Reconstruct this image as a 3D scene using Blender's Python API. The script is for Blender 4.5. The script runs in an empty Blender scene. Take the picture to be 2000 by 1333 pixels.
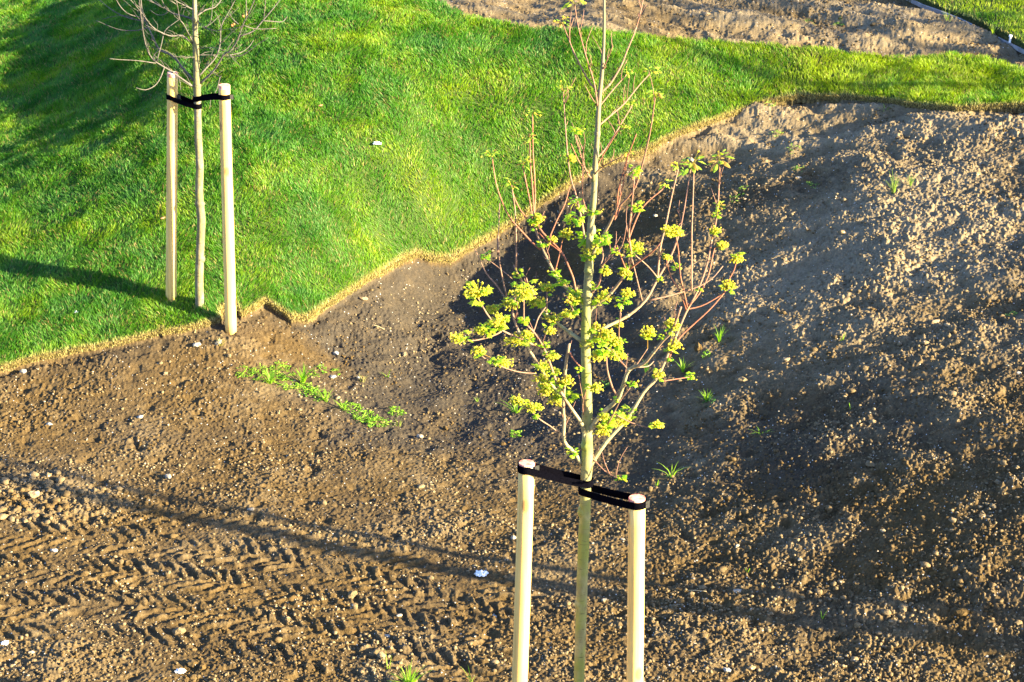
import bpy, math, random
import numpy as np
from mathutils import Vector
random.seed(7)
RNG = np.random.default_rng(11)
scene = bpy.context.scene
COL = scene.collection

# ------------------------------------------------------------------ camera, sky, sun, exposure
CAM_H, PITCH, FPX = 6.6, math.radians(21.7), 4400.0
cam_d = bpy.data.cameras.new("camera")
cam_d.sensor_width = 36.0
cam_d.lens = 36.0 * FPX / 2000.0
cam_d.clip_start, cam_d.clip_end = 0.1, 500.0
cam = bpy.data.objects.new("camera", cam_d)
COL.objects.link(cam)
cam.location = (0, 0, CAM_H)
cam.rotation_euler = (math.pi / 2 - PITCH, 0, 0)
scene.camera = cam

SUN_EL = math.radians(15.3)
SX, SY = 0.927, -0.373
sun_vec = Vector((SX * math.cos(SUN_EL), SY * math.cos(SUN_EL), math.sin(SUN_EL)))
w = bpy.data.worlds.new("World")
scene.world = w
w.use_nodes = True
wn = w.node_tree
sky = wn.nodes.new("ShaderNodeTexSky")
sky.sky_type = 'NISHITA'
sky.sun_disc = False
sky.sun_elevation = SUN_EL
sky.sun_rotation = math.atan2(SX, SY)
tint = wn.nodes.new("ShaderNodeMix"); tint.data_type = 'RGBA'; tint.blend_type = 'MULTIPLY'
tint.inputs[0].default_value = 1.0; tint.inputs[7].default_value = (.70, .83, 1.16, 1)      # blue tint added to the sky light to make the shade colder
wn.links.new(sky.outputs[0], tint.inputs[6]); wn.links.new(tint.outputs[2], wn.nodes['Background'].inputs[0])
wn.nodes['Background'].inputs[1].default_value = 0.065
sd = bpy.data.lights.new("sun", 'SUN')
sd.energy = 5.0
sd.angle = math.radians(0.6)
sd.color = (1.0, 0.81, 0.46)
so = bpy.data.objects.new("sun", sd)
so.rotation_euler = sun_vec.to_track_quat('Z', 'Y').to_euler()
COL.objects.link(so)
scene.view_settings.view_transform = 'Standard'
scene.view_settings.look = 'None'
scene.view_settings.gamma = 1.0
scene.view_settings.use_curve_mapping = False
scene.view_settings.exposure = 3.05

# ------------------------------------------------------------------ small maths
_cp, _sp = math.cos(PITCH), math.sin(PITCH)

def ray(px, py):
    u = (np.asarray(px, float) - 1000.0) / FPX
    v = (666.5 - np.asarray(py, float)) / FPX
    return u, _cp + v * _sp, -_sp + v * _cp        # direction with forward component 1

def at(px, py, Y):
    dx, dy, dz = ray(px, py)
    t = Y / dy
    return Vector((float(dx * t), float(dy * t), float(CAM_H + dz * t)))

_r = np.random.default_rng(3)
_perm = _r.permutation(4096)
_perm = np.concatenate([_perm, _perm])
_ang = _r.random(4096) * 2 * np.pi
_gx, _gy = np.cos(_ang), np.sin(_ang)

def noise(x, y, wl, seed=0):
    """gradient noise, about -0.7..0.7, wavelength wl metres"""
    x = np.asarray(x) / wl + seed * 17.31 + 500
    y = np.asarray(y) / wl + seed * 9.73 + 500
    xi = np.floor(x).astype(np.int64); yi = np.floor(y).astype(np.int64)
    xf = x - xi; yf = y - yi
    xi &= 2047; yi &= 2047
    def g(ix, iy, fx, fy):
        h = _perm[_perm[ix & 4095] + (iy & 2047)] & 4095
        return _gx[h] * fx + _gy[h] * fy
    u = xf * xf * xf * (xf * (xf * 6 - 15) + 10)
    v = yf * yf * yf * (yf * (yf * 6 - 15) + 10)
    a = g(xi, yi, xf, yf); b = g(xi + 1, yi, xf - 1, yf)
    c = g(xi, yi + 1, xf, yf - 1); d = g(xi + 1, yi + 1, xf - 1, yf - 1)
    return (a + u * (b - a)) * (1 - v) + (c + u * (d - c)) * v

def sstep(a, b, x):
    t = np.clip((x - a) / (b - a), 0, 1)
    return t * t * (3 - 2 * t)

# ------------------------------------------------------------------ the lie of the land: heights read off the photograph
CTRL = [  # pixel x, pixel y, ground height there
 (0,1333,0),(700,1333,0),(1300,1333,0.0),(2000,1333,.12),
 (0,1000,.04),(600,1000,.0),(1000,1050,.0),(1500,1150,.10),(2000,1150,.34),
 (0,740,.18),(300,680,.26),(450,645,.32),(600,640,.24),(390,603,.41),
 (300,850,.05),(700,850,-.01),(900,750,-.01),(1080,760,.05),(1000,600,.09),(850,620,.07),(760,610,.14),(900,540,.11),
 (1250,900,.09),(820,520,.20),(1000,470,.25),(1100,430,.46),(1250,330,.76),(1300,410,.66),(1380,270,.95),(1500,200,1.15),(2000,215,1.37),(1750,205,1.27),
 (1700,350,1.05),(2000,400,1.10),(2000,500,.98),(1500,500,.68),(1300,500,.51),(1100,560,.30),(1200,470,.47),
 (1500,350,.885),(1300,700,.30),(1500,700,.46),(1750,700,.655),(2000,800,.69),(1700,900,.43),(1400,950,.17),(2000,650,.82),
 (2000,1000,.55),(0,560,.45),(0,400,.72),(0,200,.86),(0,0,1.12),(0,300,.78),(200,200,1.08),(250,400,.84),(400,300,1.12),
 (400,150,1.40),(400,0,1.68),(600,400,.84),(800,300,1.02),(600,200,1.34),(820,400,.66),(1000,200,1.24),
 (1000,60,1.66),(1000,0,1.70),(1500,0,1.66),(1500,100,1.46),(2000,120,1.48),(2000,0,1.62),(1200,120,1.50)]
OUT = [(6.5,10.5,.95),(6.5,13,1.3),(7,16,1.55),(7.5,19,1.75),(8,23,1.9),(-5,11,0),(-6,14,.1),(-7,17,.5),
       (-8,21,1.0),(-3,26,1.7),(3,26,2.0),(0,9,0),(4,9,.1),(-4,9,0),(9,12,.9)]
_c = []
for px, py, z in CTRL:
    dx, dy, dz = ray(px, py)
    t = (z - CAM_H) / dz
    _c.append((dx * t, dy * t, z))
_c = np.array(_c + [tuple(map(float, o)) for o in OUT])

def _phi(r2):
    return r2 * np.log(r2 + 1e-9)
_n = len(_c)
_K = _phi((_c[:, None, 0] - _c[None, :, 0]) ** 2 + (_c[:, None, 1] - _c[None, :, 1]) ** 2) + 0.25 * np.eye(_n)
_P = np.column_stack([np.ones(_n), _c[:, 0], _c[:, 1]])
_A = np.block([[_K, _P], [_P.T, np.zeros((3, 3))]])
_W = np.linalg.solve(_A, np.concatenate([_c[:, 2], [0, 0, 0]]))

def H0(x, y):
    x = np.clip(np.asarray(x, float), -7.5, 8.5); y = np.clip(np.asarray(y, float), 8.5, 27)
    sh = x.shape; x = x.ravel(); y = y.ravel(); out = np.empty(x.size)
    for s in range(0, x.size, 100000):
        xx, yy = x[s:s + 100000], y[s:s + 100000]
        o = _W[_n] + _W[_n + 1] * xx + _W[_n + 2] * yy
        for i in range(_n):
            o += _W[i] * _phi((xx - _c[i, 0]) ** 2 + (yy - _c[i, 1]) ** 2)
        out[s:s + 100000] = o
    return out.reshape(sh)

def ground_at(px, py):
    """world point where the sight line of a photograph pixel meets the smooth ground"""
    px = np.atleast_1d(np.asarray(px, float)); py = np.atleast_1d(np.asarray(py, float))
    dx, dy, dz = ray(px, py)
    ts = np.linspace(9.5, 40, 500)
    X = dx[:, None] * ts; Y = dy[:, None] * ts; Z = CAM_H + dz[:, None] * ts
    D = Z - H0(X, Y)
    k = np.argmax(D < 0, axis=1); k = np.clip(k, 1, None); r = np.arange(len(px))
    d0, d1 = D[r, k - 1], D[r, k]
    f = d0 / (d0 - d1)
    t = ts[k - 1] + f * (ts[1] - ts[0])
    return np.column_stack([dx * t, dy * t, CAM_H + dz * t])

def inside(poly, x, y):
    r = np.zeros(x.shape, bool)
    n = len(poly)
    for i in range(n):
        x0, y0 = poly[i][0], poly[i][1]; x1, y1 = poly[(i + 1) % n][0], poly[(i + 1) % n][1]
        if y0 == y1: continue
        c = ((y0 > y) != (y1 > y)) & (x < (x1 - x0) * (y - y0) / (y1 - y0) + x0)
        r ^= c
    return r

def dist_poly(line, x, y):
    d = np.full(x.shape, 1e9)
    for i in range(len(line) - 1):
        ax, ay = line[i][0], line[i][1]; bx, by = line[i + 1][0] - ax, line[i + 1][1] - ay
        L = bx * bx + by * by + 1e-12
        t = np.clip(((x - ax) * bx + (y - ay) * by) / L, 0, 1)
        d = np.minimum(d, np.hypot(x - ax - t * bx, y - ay - t * by))
    return d

def wline(pts):
    a = np.array(pts, float)
    return ground_at(a[:, 0], a[:, 1])[:, :2]

def refine(line, n, amp, seed):
    """subdivide a polyline and give it a slightly torn outline"""
    out = []
    for i in range(len(line) - 1):
        for k in range(n):
            t = k / n
            out.append(line[i] * (1 - t) + line[i + 1] * t)
    out.append(line[-1]); out = np.array(out)
    out[:, 0] += amp * noise(out[:, 0], out[:, 1], .09, seed)
    out[:, 1] += amp * noise(out[:, 0], out[:, 1], .07, seed + 1)
    return out

LOW = wline([(-160,752),(0,724),(60,706),(150,688),(230,674),(308,655),(313,648),(318,655),(400,638),(432,628),(436,604),(462,600),(470,618),(500,604),
       (518,590),(540,604),(570,624),(604,625),(650,594),(700,562),(750,534),(790,510),(812,499),(845,508),(882,510),
       (925,486),(985,448),(1040,412),(1100,372),(1150,342),(1200,318),(1260,298),(1300,276),(1370,248),(1440,223),
       (1500,201),(1560,191),(1650,193),(1730,200),(1800,211),(1870,216),(1950,210),(2000,210),(2150,214)])
UP = wline([(2150,185),(2080,168),(2000,146),(1950,130),(1900,119),(1850,113),(1790,116),(1700,112),(1600,102),(1500,95),(1400,86),(1300,77),
       (1190,68),(1100,66),(1000,56),(920,42),(880,26),(860,12),(845,0)])
LOWR = refine(LOW, 5, .014, 5)
UPR = refine(UP, 5, .06, 8)
LAWN = np.vstack([LOWR, UPR, [(-1.5, 25.5), (-9, 26), (-9, 15.2)]])
FARE = refine(wline([(1700,-40),(1780,0),(1830,17),(1870,30),(1905,48),(1960,76),(2000,96),(2100,150)]), 5, .04, 12)
FARL = np.vstack([FARE, [(7.5, 23), (6, 30), (2.5, 30)]])

# ------------------------------------------------------------------ fine relief
def track(x, y, line, width, pitch, ang, seed):
    """tyre lug marks pressed in along a polyline; returns height and mask"""
    x, y = x + .03 * noise(x, y, .30, seed + 5) + .014 * noise(x, y, .05, seed + 6), y + .03 * noise(x, y, .26, seed + 7) + .014 * noise(x, y, .045, seed + 8)
    d = np.full(x.shape, 1e9); s = np.zeros(x.shape); sg = np.zeros(x.shape); acc = 0
    for i in range(len(line) - 1):
        ax, ay = line[i]; bx, by = line[i + 1][0] - ax, line[i + 1][1] - ay
        L = math.hypot(bx, by)
        t = np.clip(((x - ax) * bx + (y - ay) * by) / L ** 2, 0, 1)
        dd = np.hypot(x - ax - t * bx, y - ay - t * by)
        side = ((x - ax) * by - (y - ay) * bx) / L
        m = dd < d
        d = np.where(m, dd, d); s = np.where(m, acc + t * L, s); sg = np.where(m, side, sg)
        acc += L
    m = 1 - sstep(width * .42, width * .52, d)
    ph = (s + np.abs(sg) * ang) / pitch + .5 * (sg > 0) + .25 * noise(x, y, .2, seed)
    tri = np.abs((ph % 1) - .5) * 2
    lug = sstep(.35, .62, tri) * sstep(.015, .04, np.abs(sg)) * (1 - sstep(width * .38, width * .47, d))
    wear = (.25 + .75 * sstep(-.35, .1, noise(x, y, .42, seed + 2))) * (.8 + 1.5 * noise(x, y, .07, seed + 3))
    return m, lug * wear

T1 = [tuple(p) for p in wline([(-150,985),(0,998),(300,1018),(500,1046),(700,1090),(900,1140),(1010,1180)])]
T2 = [tuple(p) for p in wline([(-150,1062),(0,1068),(250,1078),(450,1100),(700,1150),(900,1205)])]
T3 = [tuple(p) for p in wline([(-150,1140),(0,1140),(300,1144),(550,1175),(800,1235),(950,1275)])]
T4 = [tuple(p) for p in wline([(-150,1215),(0,1210),(300,1212),(550,1248),(800,1312),(900,1345)])]
RUT = [tuple(p) for p in wline([(850,-30),(1150,8),(1500,48),(1800,90),(2050,150)])]

def relief(x, y, u=None):
    """height of the soil above H0, plus a dryness field"""
    px_right = sstep(.2, 2.6, x - .16 * (y - 15))                         # mound side
    far = sstep(18.2, 19.2, y + .15 * x)
    calm = sstep(1.9, .5, np.hypot((x - .7) / 1.2, (y - 15.2) / 1.1))     # smooth hollow in the middle
    lumpy = np.clip(.34 + .75 * px_right + .45 * noise(x, y, .9, 21) + .25 * noise(x, y, .35, 22) - .38 * calm + .12 * px_right, .20, 1.25)
    lumpy = np.maximum(lumpy, .9 * sstep(1.0, .2, np.hypot((x + 3.0) / 1.0, (y - 13.6) / .55)))
    h = .030 * noise(x, y, .95, 1) + .016 * noise(x, y, .42, 2)
    # streaks drawn along the slope
    h += px_right * (.040 * noise(x * .45 + .2 * y, y - .25 * x, .33, 3) + .026 * noise(x, y, .60, 18) + .016 * noise(x, y, .24, 19)) + calm * .034 * noise(x, y, .28, 20) + sstep(2.2, .6, np.hypot((x - .2) / 1.2, (y - 16.8) / 1.1)) * (.055 * noise(x, y, .5, 25) + .03 * noise(x, y, .22, 26))
    lumpy = lumpy * (1 - .55 * sstep(1.0, .3, np.hypot((x - 2.4) / .9, (y - 18.7) / .8))) * (1 - .3 * px_right) * (.75 + .9 * np.clip(noise(x, y, .55, 24), -.3, .6))
    crumb = np.maximum(0, noise(x, y, .034, 15) - .16) + .8 * np.maximum(0, noise(x, y, .019, 16) - .16)
    b1 = np.maximum(0, noise(x, y, .17, 4) - .02); b2 = np.abs(noise(x, y, .085, 5)); b3 = np.abs(noise(x, y, .042, 6))
    b4 = noise(x, y, .022, 7); b5 = noise(x, y, .012, 9)
    h += lumpy * (.050 * b1 + .030 * b2 + .026 * b3 + .012 * b4) + .0045 * b4 + .0035 * b5 + (.014 + .03 * lumpy) * crumb
    pit = np.maximum(0, noise(x * .7, y, .11, 14) - .22)
    h -= .11 * pit * (.5 + lumpy * .5)
    tm = np.zeros(x.shape)
    if x.size > 1000:
        near = (y < 14.6) & (x < 1.5)
        xs, ys = x[near], y[near]
        hh = h[near].copy()
        for T, wd, p, a, sd in ((T1, .52, .115, -1.0, 31), (T2, .50, .11, -1.0, 41), (T3, .52, .115, -1.0, 51), (T4, .50, .12, -1.0, 55)):
            m, lug = track(xs, ys, T, wd, p, a, sd)
            hh = hh * (1 - .25 * m) + m * (-.010) + lug * .018
        h[near] = hh
        rr = far > 0
        if rr.any():
            xs, ys = x[rr], y[rr]
            s = ys + .36 * xs
            h[rr] = h[rr] * (1 - .15 * far[rr]) + far[rr] * (.15 * noise(xs * .22, s, .50, 61) + .07 * noise(xs * .35, s, .24, 62) + .03 * noise(xs * .8, s, .12, 63))
    return h, lumpy

def lawn_relief(x, y):
    s = y - .35 * x
    return .040 * noise(x * .6, s, .9, 71) + .026 * noise(x * .7, s, .40, 72) + .012 * noise(x, y, .19, 73)

# ------------------------------------------------------------------ object helpers
def tag(o, label=None, cat=None, group=None, kind=None):
    if label: o['label'] = label
    if cat: o['category'] = cat
    if group: o['group'] = group
    if kind: o['kind'] = kind
    return o

def mesh_np(name, verts, faces_list, mat, parent=None, smooth=True, colors=None):
    """faces_list: list of int arrays (n,3) or (n,4)"""
    me = bpy.data.meshes.new(name)
    verts = np.asarray(verts, np.float32)
    me.vertices.add(len(verts)); me.vertices.foreach_set('co', verts.ravel())
    loops = np.concatenate([f.ravel() for f in faces_list]).astype(np.int32)
    tot = np.concatenate([np.full(len(f), f.shape[1], np.int32) for f in faces_list])
    st = np.concatenate([[0], np.cumsum(tot)[:-1]]).astype(np.int32)
    me.loops.add(len(loops)); me.loops.foreach_set('vertex_index', loops)
    me.polygons.add(len(tot)); me.polygons.foreach_set('loop_start', st)
    try: me.polygons.foreach_set('loop_total', tot)
    except Exception: pass
    me.update(calc_edges=True)
    if smooth: me.polygons.foreach_set('use_smooth', np.ones(len(tot), bool))
    if colors is not None:
        for an, c in colors.items():
            c = np.asarray(c, np.float32)
            if c.ndim == 1:
                a = me.attributes.new(an, 'FLOAT', 'POINT'); a.data.foreach_set('value', c)
            else:
                a = me.attributes.new(an, 'FLOAT_COLOR', 'POINT')
                c4 = np.ones((len(c), 4), np.float32); c4[:, :3] = c
                a.data.foreach_set('color', c4.ravel())
    me.materials.append(mat)
    o = bpy.data.objects.new(name, me)
    COL.objects.link(o)
    if parent: o.parent = parent
    return o

class MB:
    def __init__(s): s.v = []; s.f = []; s.c = []
    def add(s, vs, fs, col=None):
        b = len(s.v); s.v += [tuple(v) for v in vs]; s.f += [tuple(i + b for i in f) for f in fs]
        s.c += [col or (1, 1, 1)] * len(vs)
    def build(s, name, mat, parent=None, smooth=True):
        me = bpy.data.meshes.new(name)
        off = Vector(parent.location) if parent and parent.type == 'EMPTY' else Vector((0, 0, 0))
        me.from_pydata([(v[0] - off.x, v[1] - off.y, v[2] - off.z) for v in s.v], [], s.f)
        if smooth:
            for p in me.polygons: p.use_smooth = True
        a = me.attributes.new('Col', 'FLOAT_COLOR', 'POINT')
        a.data.foreach_set('color', np.array([(*c, 1) for c in s.c], np.float32).ravel())
        me.materials.append(mat)
        o = bpy.data.objects.new(name, me); COL.objects.link(o)
        if parent: o.parent = parent
        return o

def empty(name, loc):
    o = bpy.data.objects.new(name, None); COL.objects.link(o); o.location = loc
    o.empty_display_size = .1
    return o

def catmull(P, R, n):
    out, ro = [], []
    for i in range(len(P) - 1):
        p0 = P[i - 1] if i else P[0] * 2 - P[1]; p1, p2 = P[i], P[i + 1]
        p3 = P[i + 2] if i + 2 < len(P) else P[-1] * 2 - P[-2]
        for k in range(n):
            t = k / n
            out.append(.5 * ((2 * p1) + (p2 - p0) * t + (2 * p0 - 5 * p1 + 4 * p2 - p3) * t * t + (3 * p1 - p0 - 3 * p2 + p3) * t ** 3))
            ro.append(R[i] * (1 - t) + R[i + 1] * t)
    out.append(P[-1]); ro.append(R[-1])
    return out, ro

def tube(mb, P, R, sides=8, n=3, knobs=0., cap=True, col=None):
    P = [Vector(p) for p in P]
    Q, rr = catmull(P, R, n)
    T = [(Q[min(i + 1, len(Q) - 1)] - Q[max(i - 1, 0)]).normalized() for i in range(len(Q))]
    a = T[0].cross(Vector((0.1, 1, 0.05))).normalized()
    vs, fs = [], []
    for i, q in enumerate(Q):
        a = (a - T[i] * a.dot(T[i])).normalized(); b = T[i].cross(a)
        for k in range(sides):
            t = 2 * math.pi * k / sides
            r = rr[i] * (1 + knobs * (random.random() - .5))
            vs.append(q + (a * math.cos(t) + b * math.sin(t)) * r)
    for i in range(len(Q) - 1):
        for k in range(sides):
            k2 = (k + 1) % sides
            fs.append((i * sides + k, i * sides + k2, (i + 1) * sides + k2, (i + 1) * sides + k))
    if cap:
        fs.append(tuple(reversed(range(sides)))); fs.append(tuple((len(Q) - 1) * sides + k for k in range(sides)))
    if col == 'R':
        b0 = len(mb.v); mb.add(vs, fs)
        for i in range(len(Q)):
            f = min(1, max(0, (rr[i] - .0048) / .0045))
            for k in range(sides): mb.c[b0 + i * sides + k] = (f, f, f)
    else: mb.add(vs, fs, col)

# ------------------------------------------------------------------ materials
def newmat(name):
    m = bpy.data.materials.new(name); m.use_nodes = True
    nt = m.node_tree
    return m, nt, nt.nodes['Principled BSDF'], nt.nodes.new, nt.links.new

def ramp(N, L, src, stops):
    r = N("ShaderNodeValToRGB")
    e = r.color_ramp.elements
    e[0].position, e[0].color = stops[0][0], (*stops[0][1], 1)
    e[1].position, e[1].color = stops[-1][0], (*stops[-1][1], 1)
    for p, c in stops[1:-1]:
        k = e.new(p); k.color = (*c, 1)
    L(src, r.inputs[0])
    return r

def tex(N, L, scale, detail=4, rough=.6, stretch=None):
    g = N("ShaderNodeNewGeometry")
    t = N("ShaderNodeTexNoise"); t.inputs['Scale'].default_value = scale
    t.inputs['Detail'].default_value = detail; t.inputs['Roughness'].default_value = rough
    if stretch:
        mp = N("ShaderNodeMapping"); mp.inputs['Scale'].default_value = stretch
        L(g.outputs['Position'], mp.inputs[0]); L(mp.outputs[0], t.inputs['Vector'])
    else:
        L(g.outputs['Position'], t.inputs['Vector'])
    return t

def mix(N, L, a, b, f, mode='MIX'):
    m = N("ShaderNodeMix"); m.data_type = 'RGBA'; m.blend_type = mode
    for sock, val in ((m.inputs[6], a), (m.inputs[7], b), (m.inputs[0], f)):
        if hasattr(val, 'is_linked'): L(val, sock)
        elif isinstance(val, tuple): sock.default_value = (*val, 1)
        else: sock.default_value = val
    return m.outputs[2]

def soil_material(name, dryattr=True, gain=1.0):
    m, nt, bs, N, L = newmat(name)
    t1 = tex(N, L, 1.6, 6, .62); t2 = tex(N, L, 62, 8, .8); t3 = tex(N, L, 9, 5, .65)
    g = gain
    dark = ramp(N, L, t2.outputs[0], [(.3, (.070 * g, .046 * g, .022 * g)), (.5, (.140 * g, .092 * g, .036 * g)), (.75, (.25 * g, .165 * g, .066 * g))]).outputs[0]
    dry = ramp(N, L, t2.outputs[0], [(.3, (.22 * g, .17 * g, .105 * g)), (.55, (.42 * g, .335 * g, .21 * g)), (.8, (.64 * g, .53 * g, .35 * g))]).outputs[0]
    if dryattr:
        a = N("ShaderNodeAttribute"); a.attribute_name = 'dry'
        ad = N("ShaderNodeMath"); ad.operation = 'ADD'
        mm = N("ShaderNodeMath"); mm.operation = 'MULTIPLY_ADD'
        L(t3.outputs[0], mm.inputs[0]); mm.inputs[1].default_value = 1.3; mm.inputs[2].default_value = -.68
        L(a.outputs['Fac'], ad.inputs[0]); L(mm.outputs[0], ad.inputs[1]); ad.use_clamp = True
        f = ad.outputs[0]
    else:
        f = ramp(N, L, t1.outputs[0], [(.4, (0, 0, 0)), (.62, (.8, .8, .8))]).outputs[0]
    col = mix(N, L, dark, dry, f)
    if dryattr:
        dp = N("ShaderNodeAttribute"); dp.attribute_name = 'damp_shade'
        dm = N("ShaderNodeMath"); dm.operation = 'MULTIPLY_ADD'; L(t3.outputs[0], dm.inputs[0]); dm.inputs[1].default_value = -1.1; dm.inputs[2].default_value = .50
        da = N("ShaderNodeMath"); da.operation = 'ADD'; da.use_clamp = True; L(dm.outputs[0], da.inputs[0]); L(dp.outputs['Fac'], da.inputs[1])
        dk = ramp(N, L, t2.outputs[0], [(.3, (.026, .022, .018)), (.5, (.044, .037, .029)), (.75, (.085, .068, .047))]).outputs[0]  # dark moist soil tone, also standing in for shade
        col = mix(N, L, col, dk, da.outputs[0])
    # pale grit
    vo = N("ShaderNodeTexVoronoi"); vo.inputs['Scale'].default_value = 60
    gg = N("ShaderNodeNewGeometry"); L(gg.outputs['Position'], vo.inputs['Vector'])
    wn_ = N("ShaderNodeTexWhiteNoise"); wn_.noise_dimensions = '3D'; L(vo.outputs['Position'], wn_.inputs['Vector'])
    lt = N("ShaderNodeMath"); lt.operation = 'LESS_THAN'; L(vo.outputs['Distance'], lt.inputs[0]); lt.inputs[1].default_value = .24
    gt = N("ShaderNodeMath"); gt.operation = 'GREATER_THAN'; L(wn_.outputs['Value'], gt.inputs[0]); gt.inputs[1].default_value = .965
    mu = N("ShaderNodeMath"); mu.operation = 'MULTIPLY'; L(lt.outputs[0], mu.inputs[0]); L(gt.outputs[0], mu.inputs[1])
    col = mix(N, L, col, (.55, .53, .5), mu.outputs[0])
    L(col, bs.inputs['Base Color'])
    bs.inputs['Roughness'].default_value = .95; bs.inputs['Specular IOR Level'].default_value = .12
    bp = N("ShaderNodeBump"); bp.inputs['Strength'].default_value = .9; bp.inputs['Distance'].default_value = .006
    tb = tex(N, L, 130, 4, .7); L(tb.outputs[0], bp.inputs['Height']); L(bp.outputs[0], bs.inputs['Normal'])
    return m

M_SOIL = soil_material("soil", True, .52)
M_CLOD = soil_material("clod_soil", False, .58)

m, nt, bs, N, L = newmat("turf_mat")
t = tex(N, L, 45, 5, .7)
a = N("ShaderNodeAttribute"); a.attribute_name = 'edge'
g_ = ramp(N, L, t.outputs[0], [(.3, (.020, .040, .010)), (.7, (.055, .085, .022))]).outputs[0]
s_ = ramp(N, L, t.outputs[0], [(.35, (.035, .025, .014)), (.65, (.20, .155, .065))]).outputs[0]
L(mix(N, L, g_, s_, a.outputs['Fac']), bs.inputs['Base Color']); bs.inputs['Roughness'].default_value = .95
bs.inputs['Specular IOR Level'].default_value = .1
bp = N("ShaderNodeBump"); bp.inputs['Strength'].default_value = .8; bp.inputs['Distance'].default_value = .01
L(t.outputs[0], bp.inputs['Height']); L(bp.outputs[0], bs.inputs['Normal'])
M_TURF = m

def leafy(name, gain=1.0, trans=.45, rough=.45):
    m, nt, bs, N, L = newmat(name)
    a = N("ShaderNodeAttribute"); a.attribute_name = 'Col'
    tr = N("ShaderNodeBsdfTranslucent"); ms = N("ShaderNodeMixShader"); ms.inputs[0].default_value = trans
    L(a.outputs['Color'], bs.inputs['Base Color'])
    hs = N("ShaderNodeHueSaturation"); hs.inputs['Value'].default_value = 1.25 * gain; hs.inputs['Saturation'].default_value = 1.1
    L(a.outputs['Color'], hs.inputs['Color']); L(hs.outputs[0], tr.inputs[0])
    bs.inputs['Roughness'].default_value = rough; bs.inputs['Specular IOR Level'].default_value = .3
    L(bs.outputs[0], ms.inputs[1]); L(tr.outputs[0], ms.inputs[2])
    L(ms.outputs[0], nt.nodes['Material Output'].inputs[0])
    return m
M_GRASS = leafy("grass_leaf", 1.0, .42, .5)
M_LEAF = leafy("young_leaf", 1.3, .5, .5)

def bark(name, c0, c1, c2, moss=None, scale=30):
    m, nt, bs, N, L = newmat(name)
    t = tex(N, L, scale, 6, .65, (1, 1, .35)); t2 = tex(N, L, 5, 3, .6)
    c = ramp(N, L, t.outputs[0], [(.3, c0), (.52, c1), (.72, c2)]).outputs[0]
    if moss:
        f = ramp(N, L, t2.outputs[0], [(.45, (0, 0, 0)), (.6, (.75, .75, .75))]).outputs[0]
        c = mix(N, L, c, moss, f)
    # lenticels / rings
    t3 = tex(N, L, 26, 3, .6, (.6, .6, 6))
    c = mix(N, L, c, tuple(x * .35 for x in c0), ramp(N, L, t3.outputs[0], [(.60, (0, 0, 0)), (.68, (.9, .9, .9))]).outputs[0])
    L(c, bs.inputs['Base Color']); bs.inputs['Roughness'].default_value = .75
    bp = N("ShaderNodeBump"); bp.inputs['Strength'].default_value = .6; bp.inputs['Distance'].default_value = .004
    L(t.outputs[0], bp.inputs['Height']); L(bp.outputs[0], bs.inputs['Normal'])
    return m
M_BARK = bark("maple_bark", (.13, .12, .045), (.22, .21, .085), (.31, .29, .14), (.17, .205, .02))
M_MAPLE = bark("maple_branch", (.15, .13, .07), (.25, .225, .12), (.34, .31, .19))
nt = M_MAPLE.node_tree; bs = nt.nodes['Principled BSDF']; lk = bs.inputs['Base Color'].links[0]; src_ = lk.from_socket
at_ = nt.nodes.new("ShaderNodeAttribute"); at_.attribute_name = 'Col'
nt.links.new(mix(nt.nodes.new, nt.links.new, (.19, .095, .065), src_, at_.outputs['Fac']), bs.inputs['Base Color'])
M_TWIG = bark("maple_twig", (.13, .070, .045), (.20, .115, .078), (.28, .18, .12))
M_REDT = bark("red_twig", (.15, .052, .028), (.23, .085, .048), (.30, .13, .08))
M_GBARK = bark("grey_bark", (.07, .062, .04), (.15, .135, .09), (.26, .24, .17), (.15, .145, .05))
M_GTWIG = bark("grey_twig", (.045, .040, .036), (.075, .068, .062), (.12, .11, .10))

nt = M_BARK.node_tree; bs = nt.nodes['Principled BSDF']; src_ = bs.inputs['Base Color'].links[0].from_socket
at_ = nt.nodes.new("ShaderNodeAttribute"); at_.attribute_name = 'Col'
nt.links.new(mix(nt.nodes.new, nt.links.new, mix(nt.nodes.new, nt.links.new, src_, (.12, .10, .085), .75), src_, at_.outputs['Fac']), bs.inputs['Base Color'])
m, nt, bs, N, L = newmat("debarked_wood")
t = tex(N, L, 14, 6, .6, (3, 3, .12)); t2 = tex(N, L, 7, 3, .5)
c = ramp(N, L, t.outputs[0], [(.3, (.52, .31, .085)), (.5, (.68, .45, .14)), (.7, (.77, .55, .20))]).outputs[0]
vo = N("ShaderNodeTexVoronoi"); vo.inputs['Scale'].default_value = 4.5; vo.inputs['Randomness'].default_value = 1
gg = N("ShaderNodeNewGeometry"); mp = N("ShaderNodeMapping"); mp.inputs['Scale'].default_value = (1.6, 1.6, .8)
L(gg.outputs['Position'], mp.inputs[0]); L(mp.outputs[0], vo.inputs['Vector'])
c = mix(N, L, c, (.30, .15, .05), ramp(N, L, vo.outputs['Distance'], [(.10, (.9, .9, .9)), (.17, (0, 0, 0))]).outputs[0])
L(c, bs.inputs['Base Color']); bs.inputs['Roughness'].default_value = .7
bp = N("ShaderNodeBump"); bp.inputs['Strength'].default_value = .35; bp.inputs['Distance'].default_value = .003
L(t.outputs[0], bp.inputs['Height']); L(bp.outputs[0], bs.inputs['Normal'])
M_WOOD = m

m, nt, bs, N, L = newmat("painted_cut_end")
t = tex(N, L, 28, 4, .6)
L(ramp(N, L, t.outputs[0], [(.42, (.62, .16, .13)), (.6, (.66, .50, .36))]).outputs[0], bs.inputs['Base Color'])
bs.inputs['Roughness'].default_value = .8
M_END = m

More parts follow.
